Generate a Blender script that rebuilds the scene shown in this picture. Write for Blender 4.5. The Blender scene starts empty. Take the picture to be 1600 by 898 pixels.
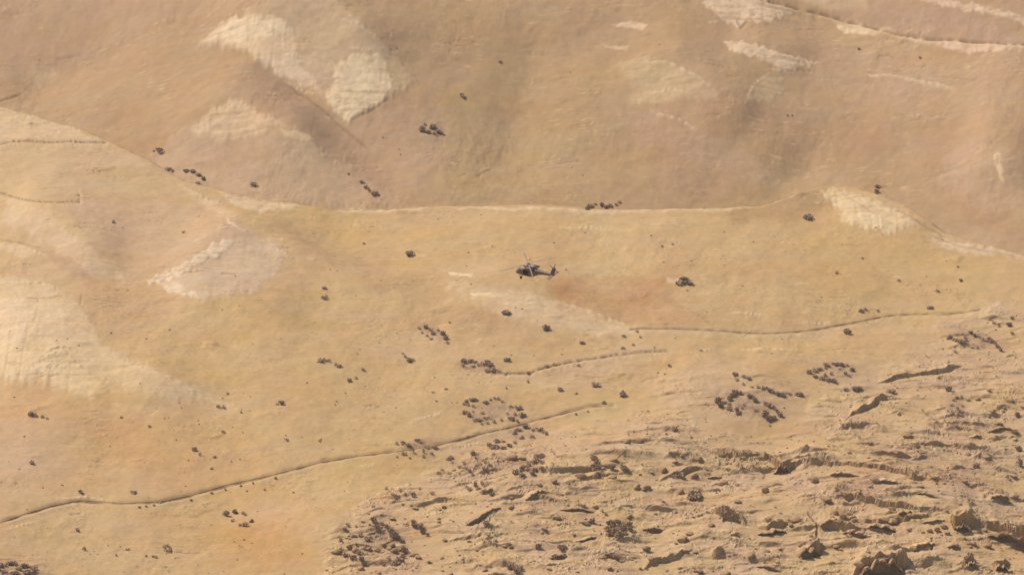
import bpy, math, random
import numpy as np
from mathutils import Vector, Matrix

random.seed(7)
rng = np.random.default_rng(11)
sc = bpy.context.scene
COL = sc.collection
R = math.radians

# ------------------------------------------------------------------ camera
CAM_H = 921.0
PITCH = R(20.0)                       # looking 20 degrees below the horizon
HFOV = R(10.0)
FPX = 800.0 / math.tan(HFOV / 2)      # focal length in pixels of a 1600 px wide frame
cam_d = bpy.data.cameras.new("camera")
cam_d.sensor_width = 36.0
cam_d.angle = HFOV
cam_d.clip_start = 1.0
cam_d.clip_end = 60000.0
cam = bpy.data.objects.new("camera", cam_d)
COL.objects.link(cam)
cam.location = (0, 0, CAM_H)
cam.rotation_euler = (math.pi / 2 - PITCH, 0, 0)
sc.camera = cam

# ------------------------------------------------------------------ sky, sun, exposure
SUN_EL = R(46.0)
SUN_DIR = Vector((-0.80 * math.cos(SUN_EL), 0.60 * math.cos(SUN_EL), math.sin(SUN_EL)))
w = bpy.data.worlds.new("World")
sc.world = w
w.use_nodes = True
nt = w.node_tree
sky = nt.nodes.new("ShaderNodeTexSky")
sky.sky_type = 'NISHITA'
sky.sun_disc = False
sky.sun_elevation = SUN_EL
sky.sun_rotation = math.atan2(SUN_DIR.x, SUN_DIR.y)
sky.dust_density = 3.0
sky.air_density = 1.0
bg = nt.nodes["Background"]
bg.inputs["Strength"].default_value = 0.08
nt.links.new(sky.outputs[0], bg.inputs[0])
sun_d = bpy.data.lights.new("sun", 'SUN')
sun_d.energy = 4.0
sun_d.angle = R(0.6)
sun_d.color = (1.0, 0.93, 0.82)
sun = bpy.data.objects.new("sun", sun_d)
sun.rotation_euler = SUN_DIR.to_track_quat('Z', 'Y').to_euler()
sun.location = (0, 2500, 400)
COL.objects.link(sun)
sc.view_settings.view_transform = 'Standard'
sc.view_settings.look = 'None'
sc.view_settings.gamma = 1.0
sc.view_settings.exposure = 0.405
sc.render.filter_size = 1.9
HAZE = 2.8e-5
LIT = 1.42          # how much brighter a flat sunlit surface shows than its albedo (sets the albedo table below)


def s2l(c):
    c = np.asarray(c, float) / 255.0
    return np.where(c <= 0.04045, c / 12.92, ((c + 0.055) / 1.055) ** 2.4)


def alb(c):
    """surface colour for a tint picked by eye from the photograph"""
    v = s2l(c) / LIT * np.array([.97, .985, 1.01])
    v = .36 * (v / .36) ** 1.13      # the air takes some of the contrast back
    return np.clip(v, 0.0, 0.8)


# ------------------------------------------------------------------ numpy noise
PERM = rng.permutation(4096).astype(np.int32)


def _h(ix, iy, seed):
    return PERM[(PERM[(ix + seed * 131) & 4095] + iy) & 4095]


def perlin(x, y, seed=0):
    x = np.asarray(x, np.float32); y = np.asarray(y, np.float32)
    ix = np.floor(x).astype(np.int32); iy = np.floor(y).astype(np.int32)
    fx = x - ix; fy = y - iy
    u = fx * fx * fx * (fx * (fx * 6 - 15) + 10)
    v = fy * fy * fy * (fy * (fy * 6 - 15) + 10)

    def g(jx, jy, dx, dy):
        a = _h(jx, jy, seed).astype(np.float32) * np.float32(2 * math.pi / 4096)
        return np.cos(a) * dx + np.sin(a) * dy
    a = g(ix, iy, fx, fy); b = g(ix + 1, iy, fx - 1, fy)
    c = g(ix, iy + 1, fx, fy - 1); d = g(ix + 1, iy + 1, fx - 1, fy - 1)
    return (a + (b - a) * u) * (1 - v) + (c + (d - c) * u) * v


def fbm(x, y, oct=4, seed=0, gain=0.5):
    s = 0; a = 1.0; f = 1.0
    for i in range(oct):
        s = s + a * perlin(x * f, y * f, seed + i * 7)
        a *= gain; f *= 2.03
    return s


def worley(x, y, seed=0):
    """distance to nearest cell point, second nearest, random value of nearest cell"""
    x = np.asarray(x, np.float32); y = np.asarray(y, np.float32)
    ix = np.floor(x).astype(np.int32); iy = np.floor(y).astype(np.int32)
    d1 = np.full(x.shape, 9.0, np.float32); d2 = d1.copy(); val = np.zeros(x.shape, np.float32)
    for dx in (-1, 0, 1):
        for dy in (-1, 0, 1):
            jx = ix + dx; jy = iy + dy
            px = jx + _h(jx, jy, seed) / np.float32(4096)
            py = jy + _h(jx, jy, seed + 3) / np.float32(4096)
            d = (px - x) ** 2 + (py - y) ** 2
            m = d < d1
            d2 = np.where(m, d1, np.minimum(d2, d))
            val = np.where(m, _h(jx, jy, seed + 5) / np.float32(4096), val)
            d1 = np.where(m, d, d1)
    return np.sqrt(d1), np.sqrt(d2), val


def sstep(a, b, x):
    t = np.clip((x - a) / (b - a), 0, 1)
    return t * t * (3 - 2 * t)


# ------------------------------------------------------------------ survey: image ray -> ground, ground -> survey chart
CP, SP = math.cos(PITCH), math.sin(PITCH)


def ray(u, v):
    a = (u - 800.0) / FPX; b = (449.0 - v) / FPX
    d = np.array([a, CP + b * SP, -SP + b * CP])
    return d / np.linalg.norm(d)


def survey(x, y, z):
    rz = z - CAM_H
    dep = y * CP - rz * SP
    up = y * SP + rz * CP
    return 800 + FPX * x / dep, 449 - FPX * up / dep


def hit(func, u, v, t0=2150.0, t1=4200.0):
    """first place where the sight line meets the height function (small scale)"""
    d = ray(u, v)
    t = np.linspace(t0, t1, 2600)
    x = d[0] * t; y = d[1] * t; z = CAM_H + d[2] * t
    below = z < func(x, y)
    i = int(np.argmax(below)) if below.any() else len(t) - 1
    a, b = t[max(i - 1, 0)], t[i]
    for _ in range(14):
        m = (a + b) / 2
        xx, yy, zz = d[0] * m, d[1] * m, CAM_H + d[2] * m
        if zz < func(np.array([xx]), np.array([yy]))[0]: b = m
        else: a = m
    return np.array([d[0] * b, d[1] * b, CAM_H + d[2] * b])


# ------------------------------------------------------------------ terrain grid (fan shaped so that the mesh is fine where the valley is)
YR = 2600.0
s_core = np.arange(-242, 242.01, 0.50)
step, sv, s_out = 0.8, 242.0, []
while sv < 3200:
    sv += step; step *= 1.12; s_out.append(sv)
S_AX = np.concatenate([-np.array(s_out[::-1]), s_core, np.array(s_out)])
ys = list(np.arange(2168, 2560, 0.66)) + list(np.arange(2560, 2900, 0.95)) + list(np.arange(2900, 3060, 1.4))
yv, step = 3060.0, 2.0
while yv < 9000:
    ys.append(yv); yv += step; step *= 1.07
front = []
yv, step = 2168.0, 1.0
while yv > 420:
    yv -= step; step = min(step * 1.12, 60); front.append(yv)
Y_AX = np.array(front[::-1] + ys)
SS, YY = np.meshgrid(S_AX, Y_AX)
XX = (SS * YY / YR).astype(np.float64)
XX = XX.astype(np.float32); YY = YY.astype(np.float32)
NY, NX = XX.shape


def near_plain(x, y):
    z = 7.0 * perlin(x / 190.0 + 3.3, y / 260.0 + 1.7, 1) + 2.2 * perlin(x / 70.0, y / 110.0, 2)
    return z - 0.00 * y


# the brow where the near ground ends in the photograph
BROW = [(-700, 60), (-300, 120), (0, 170), (60, 182), (130, 205), (170, 223), (240, 259), (290, 286), (350, 306), (420, 317),
        (520, 326), (700, 324), (940, 328), (1100, 326), (1190, 322), (1240, 306), (1285, 292), (1340, 303), (1400, 327),
        (1440, 348), (1480, 366), (1530, 382), (1600, 402), (1800, 430), (2300, 470)]
brow_xy = np.array([hit(near_plain, u, v)[:2] for u, v in BROW])
brow_x = brow_xy[:, 0]; brow_y = brow_xy[:, 1]
o_ = np.argsort(brow_x); brow_x = brow_x[o_]; brow_y = brow_y[o_]


_bx = np.linspace(-3000, 3000, 1501)
_by = np.interp(_bx, brow_x, brow_y)
_k = np.exp(-np.linspace(-2.5, 2.5, 61) ** 2); _k /= _k.sum()
_bs = np.convolve(np.pad(_by, 30, mode='edge'), _k, mode='valid')


def brow_smooth(x):
    return np.interp(x, _bx, _bs)


def brow_line(x):
    return np.interp(x, brow_x, brow_y)


def far_slope(x, y, d):
    """the slope beyond the hidden dip"""
    base = -20.0 + 0.205 * (d - 55.0)
    base = base + sstep(250, 700, d) * -0.05 * (d - 250)
    hills = 60 * perlin(x / 900.0 + 5.1, y / 900.0, 9) * sstep(300, 1500, d) * 3.0
    base = np.where(d > 700, base * 0 + (-20 + 0.205 * 645 - 22.5) + 0.02 * (d - 700), base) + hills
    return base


def base_height(x, y):
    x = np.asarray(x, np.float32); y = np.asarray(y, np.float32)
    n = near_plain(x, y)
    by = brow_line(x)
    d = y - by
    # rounded brow, then the ground falls away and rises again as the far slope
    fall = np.where(d > 0, 0.46 * (np.sqrt(d * d + 16.0) - 4.0), 0.0)
    nearz = n - fall
    f = far_slope(x, y, y - brow_smooth(x))
    k = 6.0
    hmix = np.clip(0.5 + 0.5 * (nearz - f) / k, 0, 1)
    z = f + (nearz - f) * hmix + k * hmix * (1 - hmix)
    z = np.where(d < -40, n, z)
    # country out to the sides and towards the viewer
    side = np.maximum(np.abs(x) - 420, 0)
    z = z + 40 * perlin(x / 700.0, y / 700.0, 12) * sstep(0, 900, side)
    z = z + 60 * perlin(x / 500.0 + 9, y / 500.0, 14) * sstep(2050, 1200, y)
    return z


print("terrain base")
Z0 = base_height(XX, YY)
U, V = survey(XX, YY, Z0)
core = (np.abs(SS) < 300) & (YY > 2150) & (YY < 3300)
CORE_SHAPE = (int(core.any(1).sum()), int(core.any(0).sum()))


def poly_dist(pts, U, V):
    """distance to a polyline (signed: + to the right of travel) and position along it"""
    best = np.full(U.shape, 1e9, np.float32); sg = np.zeros(U.shape, np.float32); tt = np.zeros(U.shape, np.float32)
    L = 0.0
    tot = sum(math.hypot(b[0] - a[0], b[1] - a[1]) for a, b in zip(pts, pts[1:]))
    for a, b in zip(pts, pts[1:]):
        dx, dy = b[0] - a[0], b[1] - a[1]
        ln = math.hypot(dx, dy)
        px = U - a[0]; py = V - a[1]
        t = np.clip((px * dx + py * dy) / (ln * ln), 0, 1)
        ex = px - t * dx; ey = py - t * dy
        d = np.sqrt(ex * ex + ey * ey)
        m = d < best
        best = np.where(m, d, best)
        sg = np.where(m, np.sign(dx * py - dy * px), sg)
        tt = np.where(m, (L + t * ln) / tot, tt)
        L += ln
    return best, sg, tt


warpu = 9 * fbm(XX / 14.0, YY / 34.0, 3, 21)
warpv = 6 * fbm(XX / 14.0, YY / 34.0, 3, 31)
Uw = U + warpu; Vw = V + warpv

# folds of the ground: polyline, height (m), reach to the left / right of travel (px of the survey chart)
FOLDS = [
    # spur across the middle: crest from upper left to the rock field
    ([(300, 300), (380, 350), (450, 392), (560, 432), (690, 452), (800, 455), (880, 476), (960, 508), (1010, 530)], 3.6, 30, 110),
    # crease above the spur (light browns)
    ([(420, 345), (520, 385), (620, 440), (700, 475), (760, 505)], -2.6, 45, 60),
    # broad light ridge at the left
    ([(0, 300), (60, 335), (130, 385), (200, 420)], 3.0, 60, 40),
    ([(-80, 520), (60, 545), (150, 575), (250, 600), (350, 628)], 3.4, 70, 60),
    # chalk spur in the left third
    ([(226, 438), (290, 412), (340, 378), (420, 372)], 2.6, 26, 45),
    ([(250, 446), (300, 462), (380, 480), (500, 520)], 1.8, 60, 26),
    # left valley floor
    ([(60, 640), (200, 690), (380, 800), (430, 880)], -2.2, 130, 130),
    # far slope: the gully between the two chalk faces
    ([(395, 85), (440, 125), (500, 170), (545, 210), (600, 260), (650, 318)], -2.6, 22, 40),
    ([(300, 40), (400, 20), (520, 20), (600, 90), (640, 130)], 4.0, 60, 60),
    ([(240, 245), (300, 195), (370, 155), (450, 190), (540, 260)], 3.2, 45, 45),
    ([(0, 158), (60, 125), (130, 88), (250, 60)], -2.6, 50, 40),
    # far slope, right
    ([(820, 0), (830, 100), (800, 200), (760, 300)], -3.5, 90, 90),
    ([(960, 95), (1060, 98), (1120, 145), (1200, 215), (1290, 285)], 3.4, 70, 40),
    ([(1140, 60), (1215, 85), (1280, 100)], 2.5, 26, 24),
    ([(1150, 160), (1230, 230), (1290, 290)], -2.8, 40, 60),
    ([(1170, -4), (1280, 22), (1400, 54), (1470, 77), (1600, 86)], -3.2, 12, 30),
    ([(1500, 220), (1570, 230), (1590, 300)], 3.0, 60, 60),
    ([(1285, 296), (1340, 306), (1400, 330), (1480, 368)], 2.2, 10, 40),
    # right part of the near ground
    ([(1000, 516), (1200, 522), (1350, 500), (1540, 487)], -1.2, 60, 30),
    ([(1020, 560), (1150, 590), (1260, 620)], 1.8, 40, 50),
    # big steps in the rock field
    ([(640, 700), (820, 672), (960, 640), (1100, 610)], -1.2, 30, 30),
    ([(660, 830), (860, 742), (1060, 700), (1200, 690)], 2.5, 30, 70),
    ([(1180, 730), (1300, 715), (1450, 760), (1600, 790)], 2.6, 30, 70),
    ([(1000, 880), (1180, 800), (1330, 790), (1500, 815), (1640, 850)], 3.2, 30, 60),
]
sel = np.where(core)
Us, Vs = Uw[sel], Vw[sel]
dz = np.zeros(Us.shape, np.float32)
for pts, A, wl, wr in FOLDS:
    d, sg, t = poly_dist(pts, Us, Vs)
    wd = np.where(sg < 0, wl, wr)
    wd = np.where(d < 25, (wl + wr) / 2 + (wd - (wl + wr) / 2) * d / 25, wd)
    e = sstep(0, .3, t) * sstep(1, .7, t)
    dz += (2.6 if pts[0][1] < 250 else 2.2) * A * e * np.exp(-np.sqrt(d * d + 60) / wd)
def blur(a, ny, nx):
    for ax, n in ((0, ny), (1, nx)):
        for _ in range(2):
            c = np.cumsum(np.concatenate([np.repeat(np.take(a, [0], ax), n + 1, ax), a, np.repeat(np.take(a, [-1], ax), n, ax)], ax), ax, dtype=np.float64)
            w_ = 2 * n + 1
            a = (np.take(c, range(w_, c.shape[ax]), ax) - np.take(c, range(0, c.shape[ax] - w_), ax)) / w_
    return a


dz = blur(dz.reshape(CORE_SHAPE), 7, 9).ravel()
Z1 = Z0.copy()
Z1[sel] += dz
U, V = survey(XX, YY, Z1)
Us, Vs = U[sel], V[sel]
xs, yss = XX[sel], YY[sel]
wu = warpu[sel]; wv = warpv[sel]

# ------------------------------------------------------------------ painted ground: soil and rock, with some light and shade painted in
near_side = (yss < brow_line(xs) + 2.0)
far_side = ~near_side


def poly_inside(pts, U, V):
    ins = np.zeros(U.shape, bool)
    n = len(pts)
    for i in range(n):
        x1, y1 = pts[i]; x2, y2 = pts[(i + 1) % n]
        if y1 == y2: continue
        c = ((y1 > V) != (y2 > V)) & (U < (x2 - x1) * (V - y1) / (y2 - y1) + x1)
        ins ^= c
    return ins


def poly_mask(pts, soft, warp=1.0, only=None, run=0.0):
    """0..1 inside a patch of ground, edge ragged by noise"""
    us = [p[0] for p in pts]; vs = [p[1] for p in pts]
    m = 20 + soft * 2
    box = (Us > min(us) - m) & (Us < max(us) + m) & (Vs > min(vs) - m) & (Vs < max(vs) + m)
    if only is not None: box &= only
    out = np.zeros(Us.shape, np.float32)
    if not box.any(): return out
    a = Us[box] + warp * wu[box] + 2.0 * warp * hf1[box]; b = Vs[box] + warp * wv[box] + 1.5 * warp * hf2[box]
    if run: b = b + run * runs[box]; a = a + .6 * run * runs2[box]
    d, _, _ = poly_dist(list(pts) + [pts[0]], a, b)
    d = np.where(poly_inside(pts, a, b), d, -d)
    out[box] = sstep(-soft, soft, d)
    return out


def blob(u, v, ru, rv, ang=0, only=None):
    c, s = math.cos(R(ang)), math.sin(R(ang))
    a = Us + 1.4 * wu - u; b = Vs + 1.4 * wv - v
    p = (a * c + b * s) / ru; q = (-a * s + b * c) / rv
    m = np.exp(-1.1 * (p * p + q * q))
    if only is not None: m = m * only
    return m.astype(np.float32)


hf1 = fbm(xs / 2.6, yss / 5.0, 3, 41)
hf2 = fbm(xs / 2.6, yss / 5.0, 3, 51)
runs = perlin(xs / 2.2 + .3 * hf1, yss / 55.0, 191) + .6 * perlin(xs / 5.5, yss / 90.0, 193)
runs2 = perlin(xs / 40.0, yss / 3.0 + .4 * hf2, 195)
ROCK_POLY = [(505, 930), (512, 850), (545, 812), (600, 765), (690, 738), (760, 700), (850, 690), (900, 670), (960, 676),
             (1000, 640), (1090, 640), (1120, 682), (1290, 680), (1260, 640), (1290, 610), (1400, 575), (1470, 515), (1560, 480),
             (1640, 470), (1700, 930)]
rock = poly_mask(ROCK_POLY, 30, 3.4, near_side)
for pts, s, k in [([(820, 590), (860, 566), (960, 548), (1050, 545), (1045, 565), (930, 600), (860, 612)], 9, .55),
                  ([(1020, 600), (1120, 570), (1270, 610), (1230, 650), (1100, 660), (1040, 640)], 14, .7),
                  ([(620, 690), (830, 660), (860, 680), (700, 716)], 8, .45),
                  ([(200, 480), (420, 470), (450, 500), (380, 500)], 20, .15),
                  ([(480, 545), (640, 540), (700, 560), (600, 600), (500, 590)], 20, .18),
                  ([(-40, 870), (70, 865), (80, 930), (-40, 930)], 10, .4),
                  ([(400, 40), (480, 60), (560, 200), (480, 150)], 14, .25),
                  ([(1180, 20), (1600, 60), (1600, 110), (1360, 90)], 12, .30),
                  ([(230, 225), (420, 270), (380, 300), (260, 275)], 14, .25),
                  ([(1340, 300), (1600, 380), (1600, 412), (1400, 360)], 14, .25)]:
    rock = np.maximum(rock, k * poly_mask(pts, s, 1.5))
# smoother sandy lanes inside the rock field
for u, v, ru, rv, a, k in [(680, 850, 50, 40, -30, .8), (1210, 668, 80, 16, 0, .85), (1000, 765, 90, 12, -8, .5), (1160, 790, 70, 14, -12, .35),
                           (1540, 868, 60, 14, 12, .5), (1520, 630, 60, 10, 0, .5), (900, 690, 50, 12, 0, .4)]:
    rock = rock * (1 - k * blob(u, v, ru, rv, a))

# small scale relief of the rock field
print("rock relief")
q = yss + 0.10 * xs + 9 * fbm(xs / 34.0, yss / 50.0, 3, 61)
q2 = yss - 0.16 * xs + 6 * fbm(xs / 22.0, yss / 30.0, 3, 71)


def ledge(q, period, amp_noise, sharp=0.16):
    t = q / period
    f = t - np.floor(t)
    # rises abruptly when walked away from the viewer, then sinks gently
    saw = sstep(0, sharp, f) * (1 - f) / (1 - sharp * 0.5)
    return saw * amp_noise


la = np.clip(0.35 + 1.5 * fbm(xs / 38.0, yss / 12.0, 3, 81), 0, 1.7)
lb = np.clip(0.30 + 1.5 * fbm(xs / 13.0, yss / 9.0, 3, 91), 0, 1.5)
lc = np.clip(0.20 + 1.4 * fbm(xs / 9.0, yss / 6.0, 2, 95), 0, 1.3)
rel = 2.9 * ledge(q, 17.0, la, .06) + 1.8 * ledge(q2 + 3, 8.1, lb, .10) + 0.4 * ledge(q + 1.2 * hf1, 4.6, lc, .18)
# curled ribs of harder rock
n_r = perlin(xs / 5.5 + 1.2 * hf1, yss / 4.2 + .6 * hf2, 151)
rel += 1.0 * np.exp(-np.abs(n_r) / .10) * np.clip(.2 + 1.6 * fbm(xs / 17.0, yss / 17.0, 2, 153), 0, 1)
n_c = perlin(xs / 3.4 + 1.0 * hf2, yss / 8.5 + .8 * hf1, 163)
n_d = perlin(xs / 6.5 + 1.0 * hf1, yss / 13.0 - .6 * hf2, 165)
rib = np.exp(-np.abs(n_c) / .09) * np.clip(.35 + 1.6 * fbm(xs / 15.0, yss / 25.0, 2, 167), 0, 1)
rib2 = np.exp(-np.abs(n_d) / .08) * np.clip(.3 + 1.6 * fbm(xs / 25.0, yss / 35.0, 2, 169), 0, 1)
rel += 0.5 * rib + 1.3 * rib2
d1, d2, cv = worley(xs / 8.5 + 0.5 * hf1, yss / 6.5 + 0.35 * hf2, 7)
crack = sstep(0.0, 0.12, d2 - d1)
rel += 1.6 * (cv - 0.5) * sstep(0.0, 0.08, d2 - d1) * np.clip(0.3 + 1.6 * fbm(xs / 30.0, yss / 30.0, 2, 97), 0, 1) - 0.3 * (1 - crack)
d1b, d2b, cvb = worley(xs / 2.6, yss / 3.0, 17)
rel += 0.14 * (cvb - 0.4) * sstep(0.0, 0.2, d2b - d1b) * np.clip(.2 + 1.6 * fbm(xs / 12.0, yss / 12.0, 2, 155), 0, 1) + 0.05 * hf1
rel = .42 * rel + .58 * blur(rel.reshape(CORE_SHAPE), 1, 1).ravel().astype(np.float32)
rel = .92 * rel * np.clip(.85 + 1.1 * fbm(xs / 26.0, yss / 20.0, 3, 157), .25, 1.35)
rstr = rock * (0.5 + 0.5 * sstep(600, 760, Vs + 0.12 * (Us - 1000)))
soft_rel = 0.04 * fbm(xs / 1.9, yss / 3.2, 3, 101) + 0.34 * fbm(xs / 9.0, yss / 12.0, 3, 103) + 1.2 * fbm(xs / 44.0, yss / 50.0, 3, 105)
# shallow rills on slopes, running down towards the viewer and to the right
rill = -np.abs(perlin(xs / 6.5 - 0.03 * yss + .5 * hf1, yss / 60.0, 107)) * (0.45 + .15 * far_side) * np.clip(.3 + 2 * fbm(xs / 70.0, yss / 90.0, 2, 109), 0, 1)
rough_spots = sstep(0.28, 0.6, fbm(xs / 24.0, yss / 26.0, 3, 111)) * 0.42
rstr = np.maximum(rstr, rough_spots * (0.5 + 0.3 * near_side))

# footpaths: a groove trodden along the slope
PATHS = {
    "long": [(-30, 828), (0, 816), (40, 802), (80, 790), (125, 781), (190, 786), (250, 783), (300, 773), (350, 758), (420, 743), (500, 722),
             (560, 712), (620, 705), (680, 696), (740, 680), (800, 666), (860, 650), (920, 637), (958, 634)],
    "mid": [(770, 582), (826, 583), (852, 574), (885, 567), (940, 558), (990, 553), (1045, 549)],
    "right": [(985, 514), (1060, 514), (1130, 518), (1200, 521), (1260, 517), (1320, 506), (1380, 494), (1430, 491), (1480, 492), (1530, 485)],
    "far": [(1165, -6), (1220, 7), (1280, 22), (1340, 38), (1400, 52), (1440, 60), (1520, 66), (1620, 72)],
    "leftledge": [(-20, 228), (20, 220), (60, 222), (100, 221), (165, 221)],
    "leftlow": [(0, 303), (60, 314), (124, 316), (124, 306)],
}
groove = np.zeros(Us.shape, np.float32); gline = np.zeros(Us.shape, np.float32); lip = np.zeros(Us.shape, np.float32)
for key, wd, dep_ in [("long", 2.8, .85), ("mid", 2.4, .6), ("right", 1.8, .28), ("far", 2.4, 1.0), ("leftledge", 2.0, .6), ("leftlow", 1.6, .35)]:
    d, sg, t = poly_dist(PATHS[key], Us + 0.25 * wu, Vs + 0.25 * wv)
    m = np.exp(-(d / wd) ** 2) * (near_side if key != "far" else 1.0)
    brk = np.clip(0.75 + 1.3 * perlin(t * 46, t * 0 + wd, 113), 0.12, 1.15)
    groove += m * dep_ * brk
    gline = np.maximum(gline, m * brk)
    below = np.where(sg > 0, 1.0, 0.0)          # travel is left to right: right hand is the downhill side
    lp = np.exp(-((d - 5.0) / 3.2) ** 2) * below * brk * (near_side if key != "far" else 1.0)
    lip = np.maximum(lip, lp)
    groove -= 0.45 * dep_ * lp
def boxed(pts, m=16):
    us = [p[0] for p in pts]; vs = [p[1] for p in pts]
    return (Us > min(us) - m) & (Us < max(us) + m) & (Vs > min(vs) - m) & (Vs < max(vs) + m)


# steps of bare rock that face the viewer: foot line (u, v, height in px)
STEPS = [
    [(1484, 812, 2), (1492, 830, 18), (1512, 832, 22), (1524, 828, 8), (1534, 828, 6), (1560, 838, 15), (1600, 852, 22), (1650, 862, 24)],
    [(1332, 904, 3), (1346, 900, 22), (1380, 900, 30), (1410, 898, 28), (1425, 896, 3)],
    [(1184, 832, 1), (1200, 835, 10), (1222, 832, 9), (1240, 826, 2)],
    [(1242, 874, 2), (1258, 874, 12), (1278, 869, 20), (1285, 868, 2)],
    [(1112, 706, 1), (1150, 716, 7), (1200, 719, 6), (1214, 730, 12), (1224, 738, 19), (1236, 732, 9), (1290, 727, 7), (1350, 730, 6), (1405, 742, 9), (1424, 750, 14), (1436, 752, 6), (1480, 754, 1)],
    [(1290, 778, 1), (1340, 785, 9), (1400, 797, 12), (1440, 801, 6), (1484, 801, 1)],
    [(1335, 820, 1), (1372, 828, 10), (1420, 822, 8), (1455, 812, 1)],
    [(1106, 800, 1), (1128, 810, 15), (1146, 810, 12), (1160, 818, 9), (1168, 822, 1)],
    [(1068, 778, 1), (1078, 781, 12), (1094, 778, 11), (1101, 775, 1)],
    [(1325, 652, 1), (1345, 645, 7), (1372, 630, 7), (1398, 622, 1)],
    [(1370, 602, 1), (1400, 592, 6), (1440, 586, 5), (1484, 580, 7), (1505, 575, 1)],
    [(1500, 884, 1), (1508, 890, 12), (1520, 890, 14), (1528, 886, 1)], [(1550, 886, 1), (1556, 893, 11), (1572, 892, 11), (1582, 884, 1)],
    [(1030, 752, 1), (1050, 744, 5), (1080, 738, 6), (1116, 740, 1)], [(1000, 892, 1), (1030, 880, 8), (1060, 872, 5), (1084, 862, 1)],
    [(880, 760, 1), (930, 748, 4), (990, 738, 1)], [(700, 846, 1), (730, 842, 4), (800, 834, 1)], [(1440, 660, 1), (1460, 668, 6), (1474, 672, 1)],
    [(1110, 868, 1), (1122, 872, 13), (1134, 868, 1)], [(1420, 720, 1), (1436, 720, 5), (1450, 716, 1)], [(1245, 778, 1), (1262, 780, 6), (1285, 776, 1)],
]
cliff = np.zeros(Us.shape, np.float32); face = np.zeros(Us.shape, np.float32)


def z1_at(x, y):
    s_ = np.asarray(x) * YR / np.asarray(y)
    fi = np.clip(np.interp(s_, S_AX, np.arange(NX)), 0, NX - 2); fj = np.clip(np.interp(y, Y_AX, np.arange(NY)), 0, NY - 2)
    i = fi.astype(int); j = fj.astype(int); a_ = fi - i; b_ = fj - j
    return (Z1[j, i] * (1 - a_) + Z1[j, i + 1] * a_) * (1 - b_) + (Z1[j + 1, i] * (1 - a_) + Z1[j + 1, i + 1] * a_) * b_


for st_ in STEPS:
    W_ = [hit(z1_at, u_, v_, 2300, 3300) for u_, v_, _h_ in st_]
    wx = np.array([p_[0] for p_ in W_]); wy = np.array([p_[1] for p_ in W_]); wh = np.array([h_[2] * .27 for h_ in st_])
    m = (xs > wx.min()) & (xs < wx.max()) & (yss > wy.min() - 12) & (yss < wy.max() + 60)
    xj = xs[m] + 1.2 * perlin(xs[m] / 5.0, yss[m] / 12.0, 177)
    back = 3.6 if wh.max() > 2.3 and st_[0][0] > 1180 and st_ not in STEPS[4:6] else 0.0
    dd = yss[m] - back - np.interp(xj, wx, wy) - 1.8 * fbm(xs[m] / 4.0, yss[m] / 9.0 + 3, 3, 171) - .5 * hf2[m]
    hh = np.interp(xj, wx, wh) * (1 + .45 * perlin(xs[m] / 3.2, yss[m] / 5.0 + 9, 173))
    hh = hh + (np.minimum(hh, float(np.median(wh)) * .8) - hh) * sstep(1.5, 8, dd)
    hh = hh * sstep(0, 1, np.minimum(xj - wx.min(), wx.max() - xj) / (1.0 + .4 * np.maximum(dd, 0)))
    span = min(1.0, float(wx.max() - wx.min()) / 30.0)
    prof = sstep(0, .9, dd) * np.where(dd > .9, np.exp(-np.maximum(dd - .9, 0) / ((9 + 3.2 * hh) * (.3 + .7 * span))), 1)
    prof -= .25 * np.exp(-(np.minimum(dd, 0) / 2.5) ** 2) * (dd < 0)
    cliff[m] = np.maximum(cliff[m], hh * prof) + np.minimum(hh * prof, 0)
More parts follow.
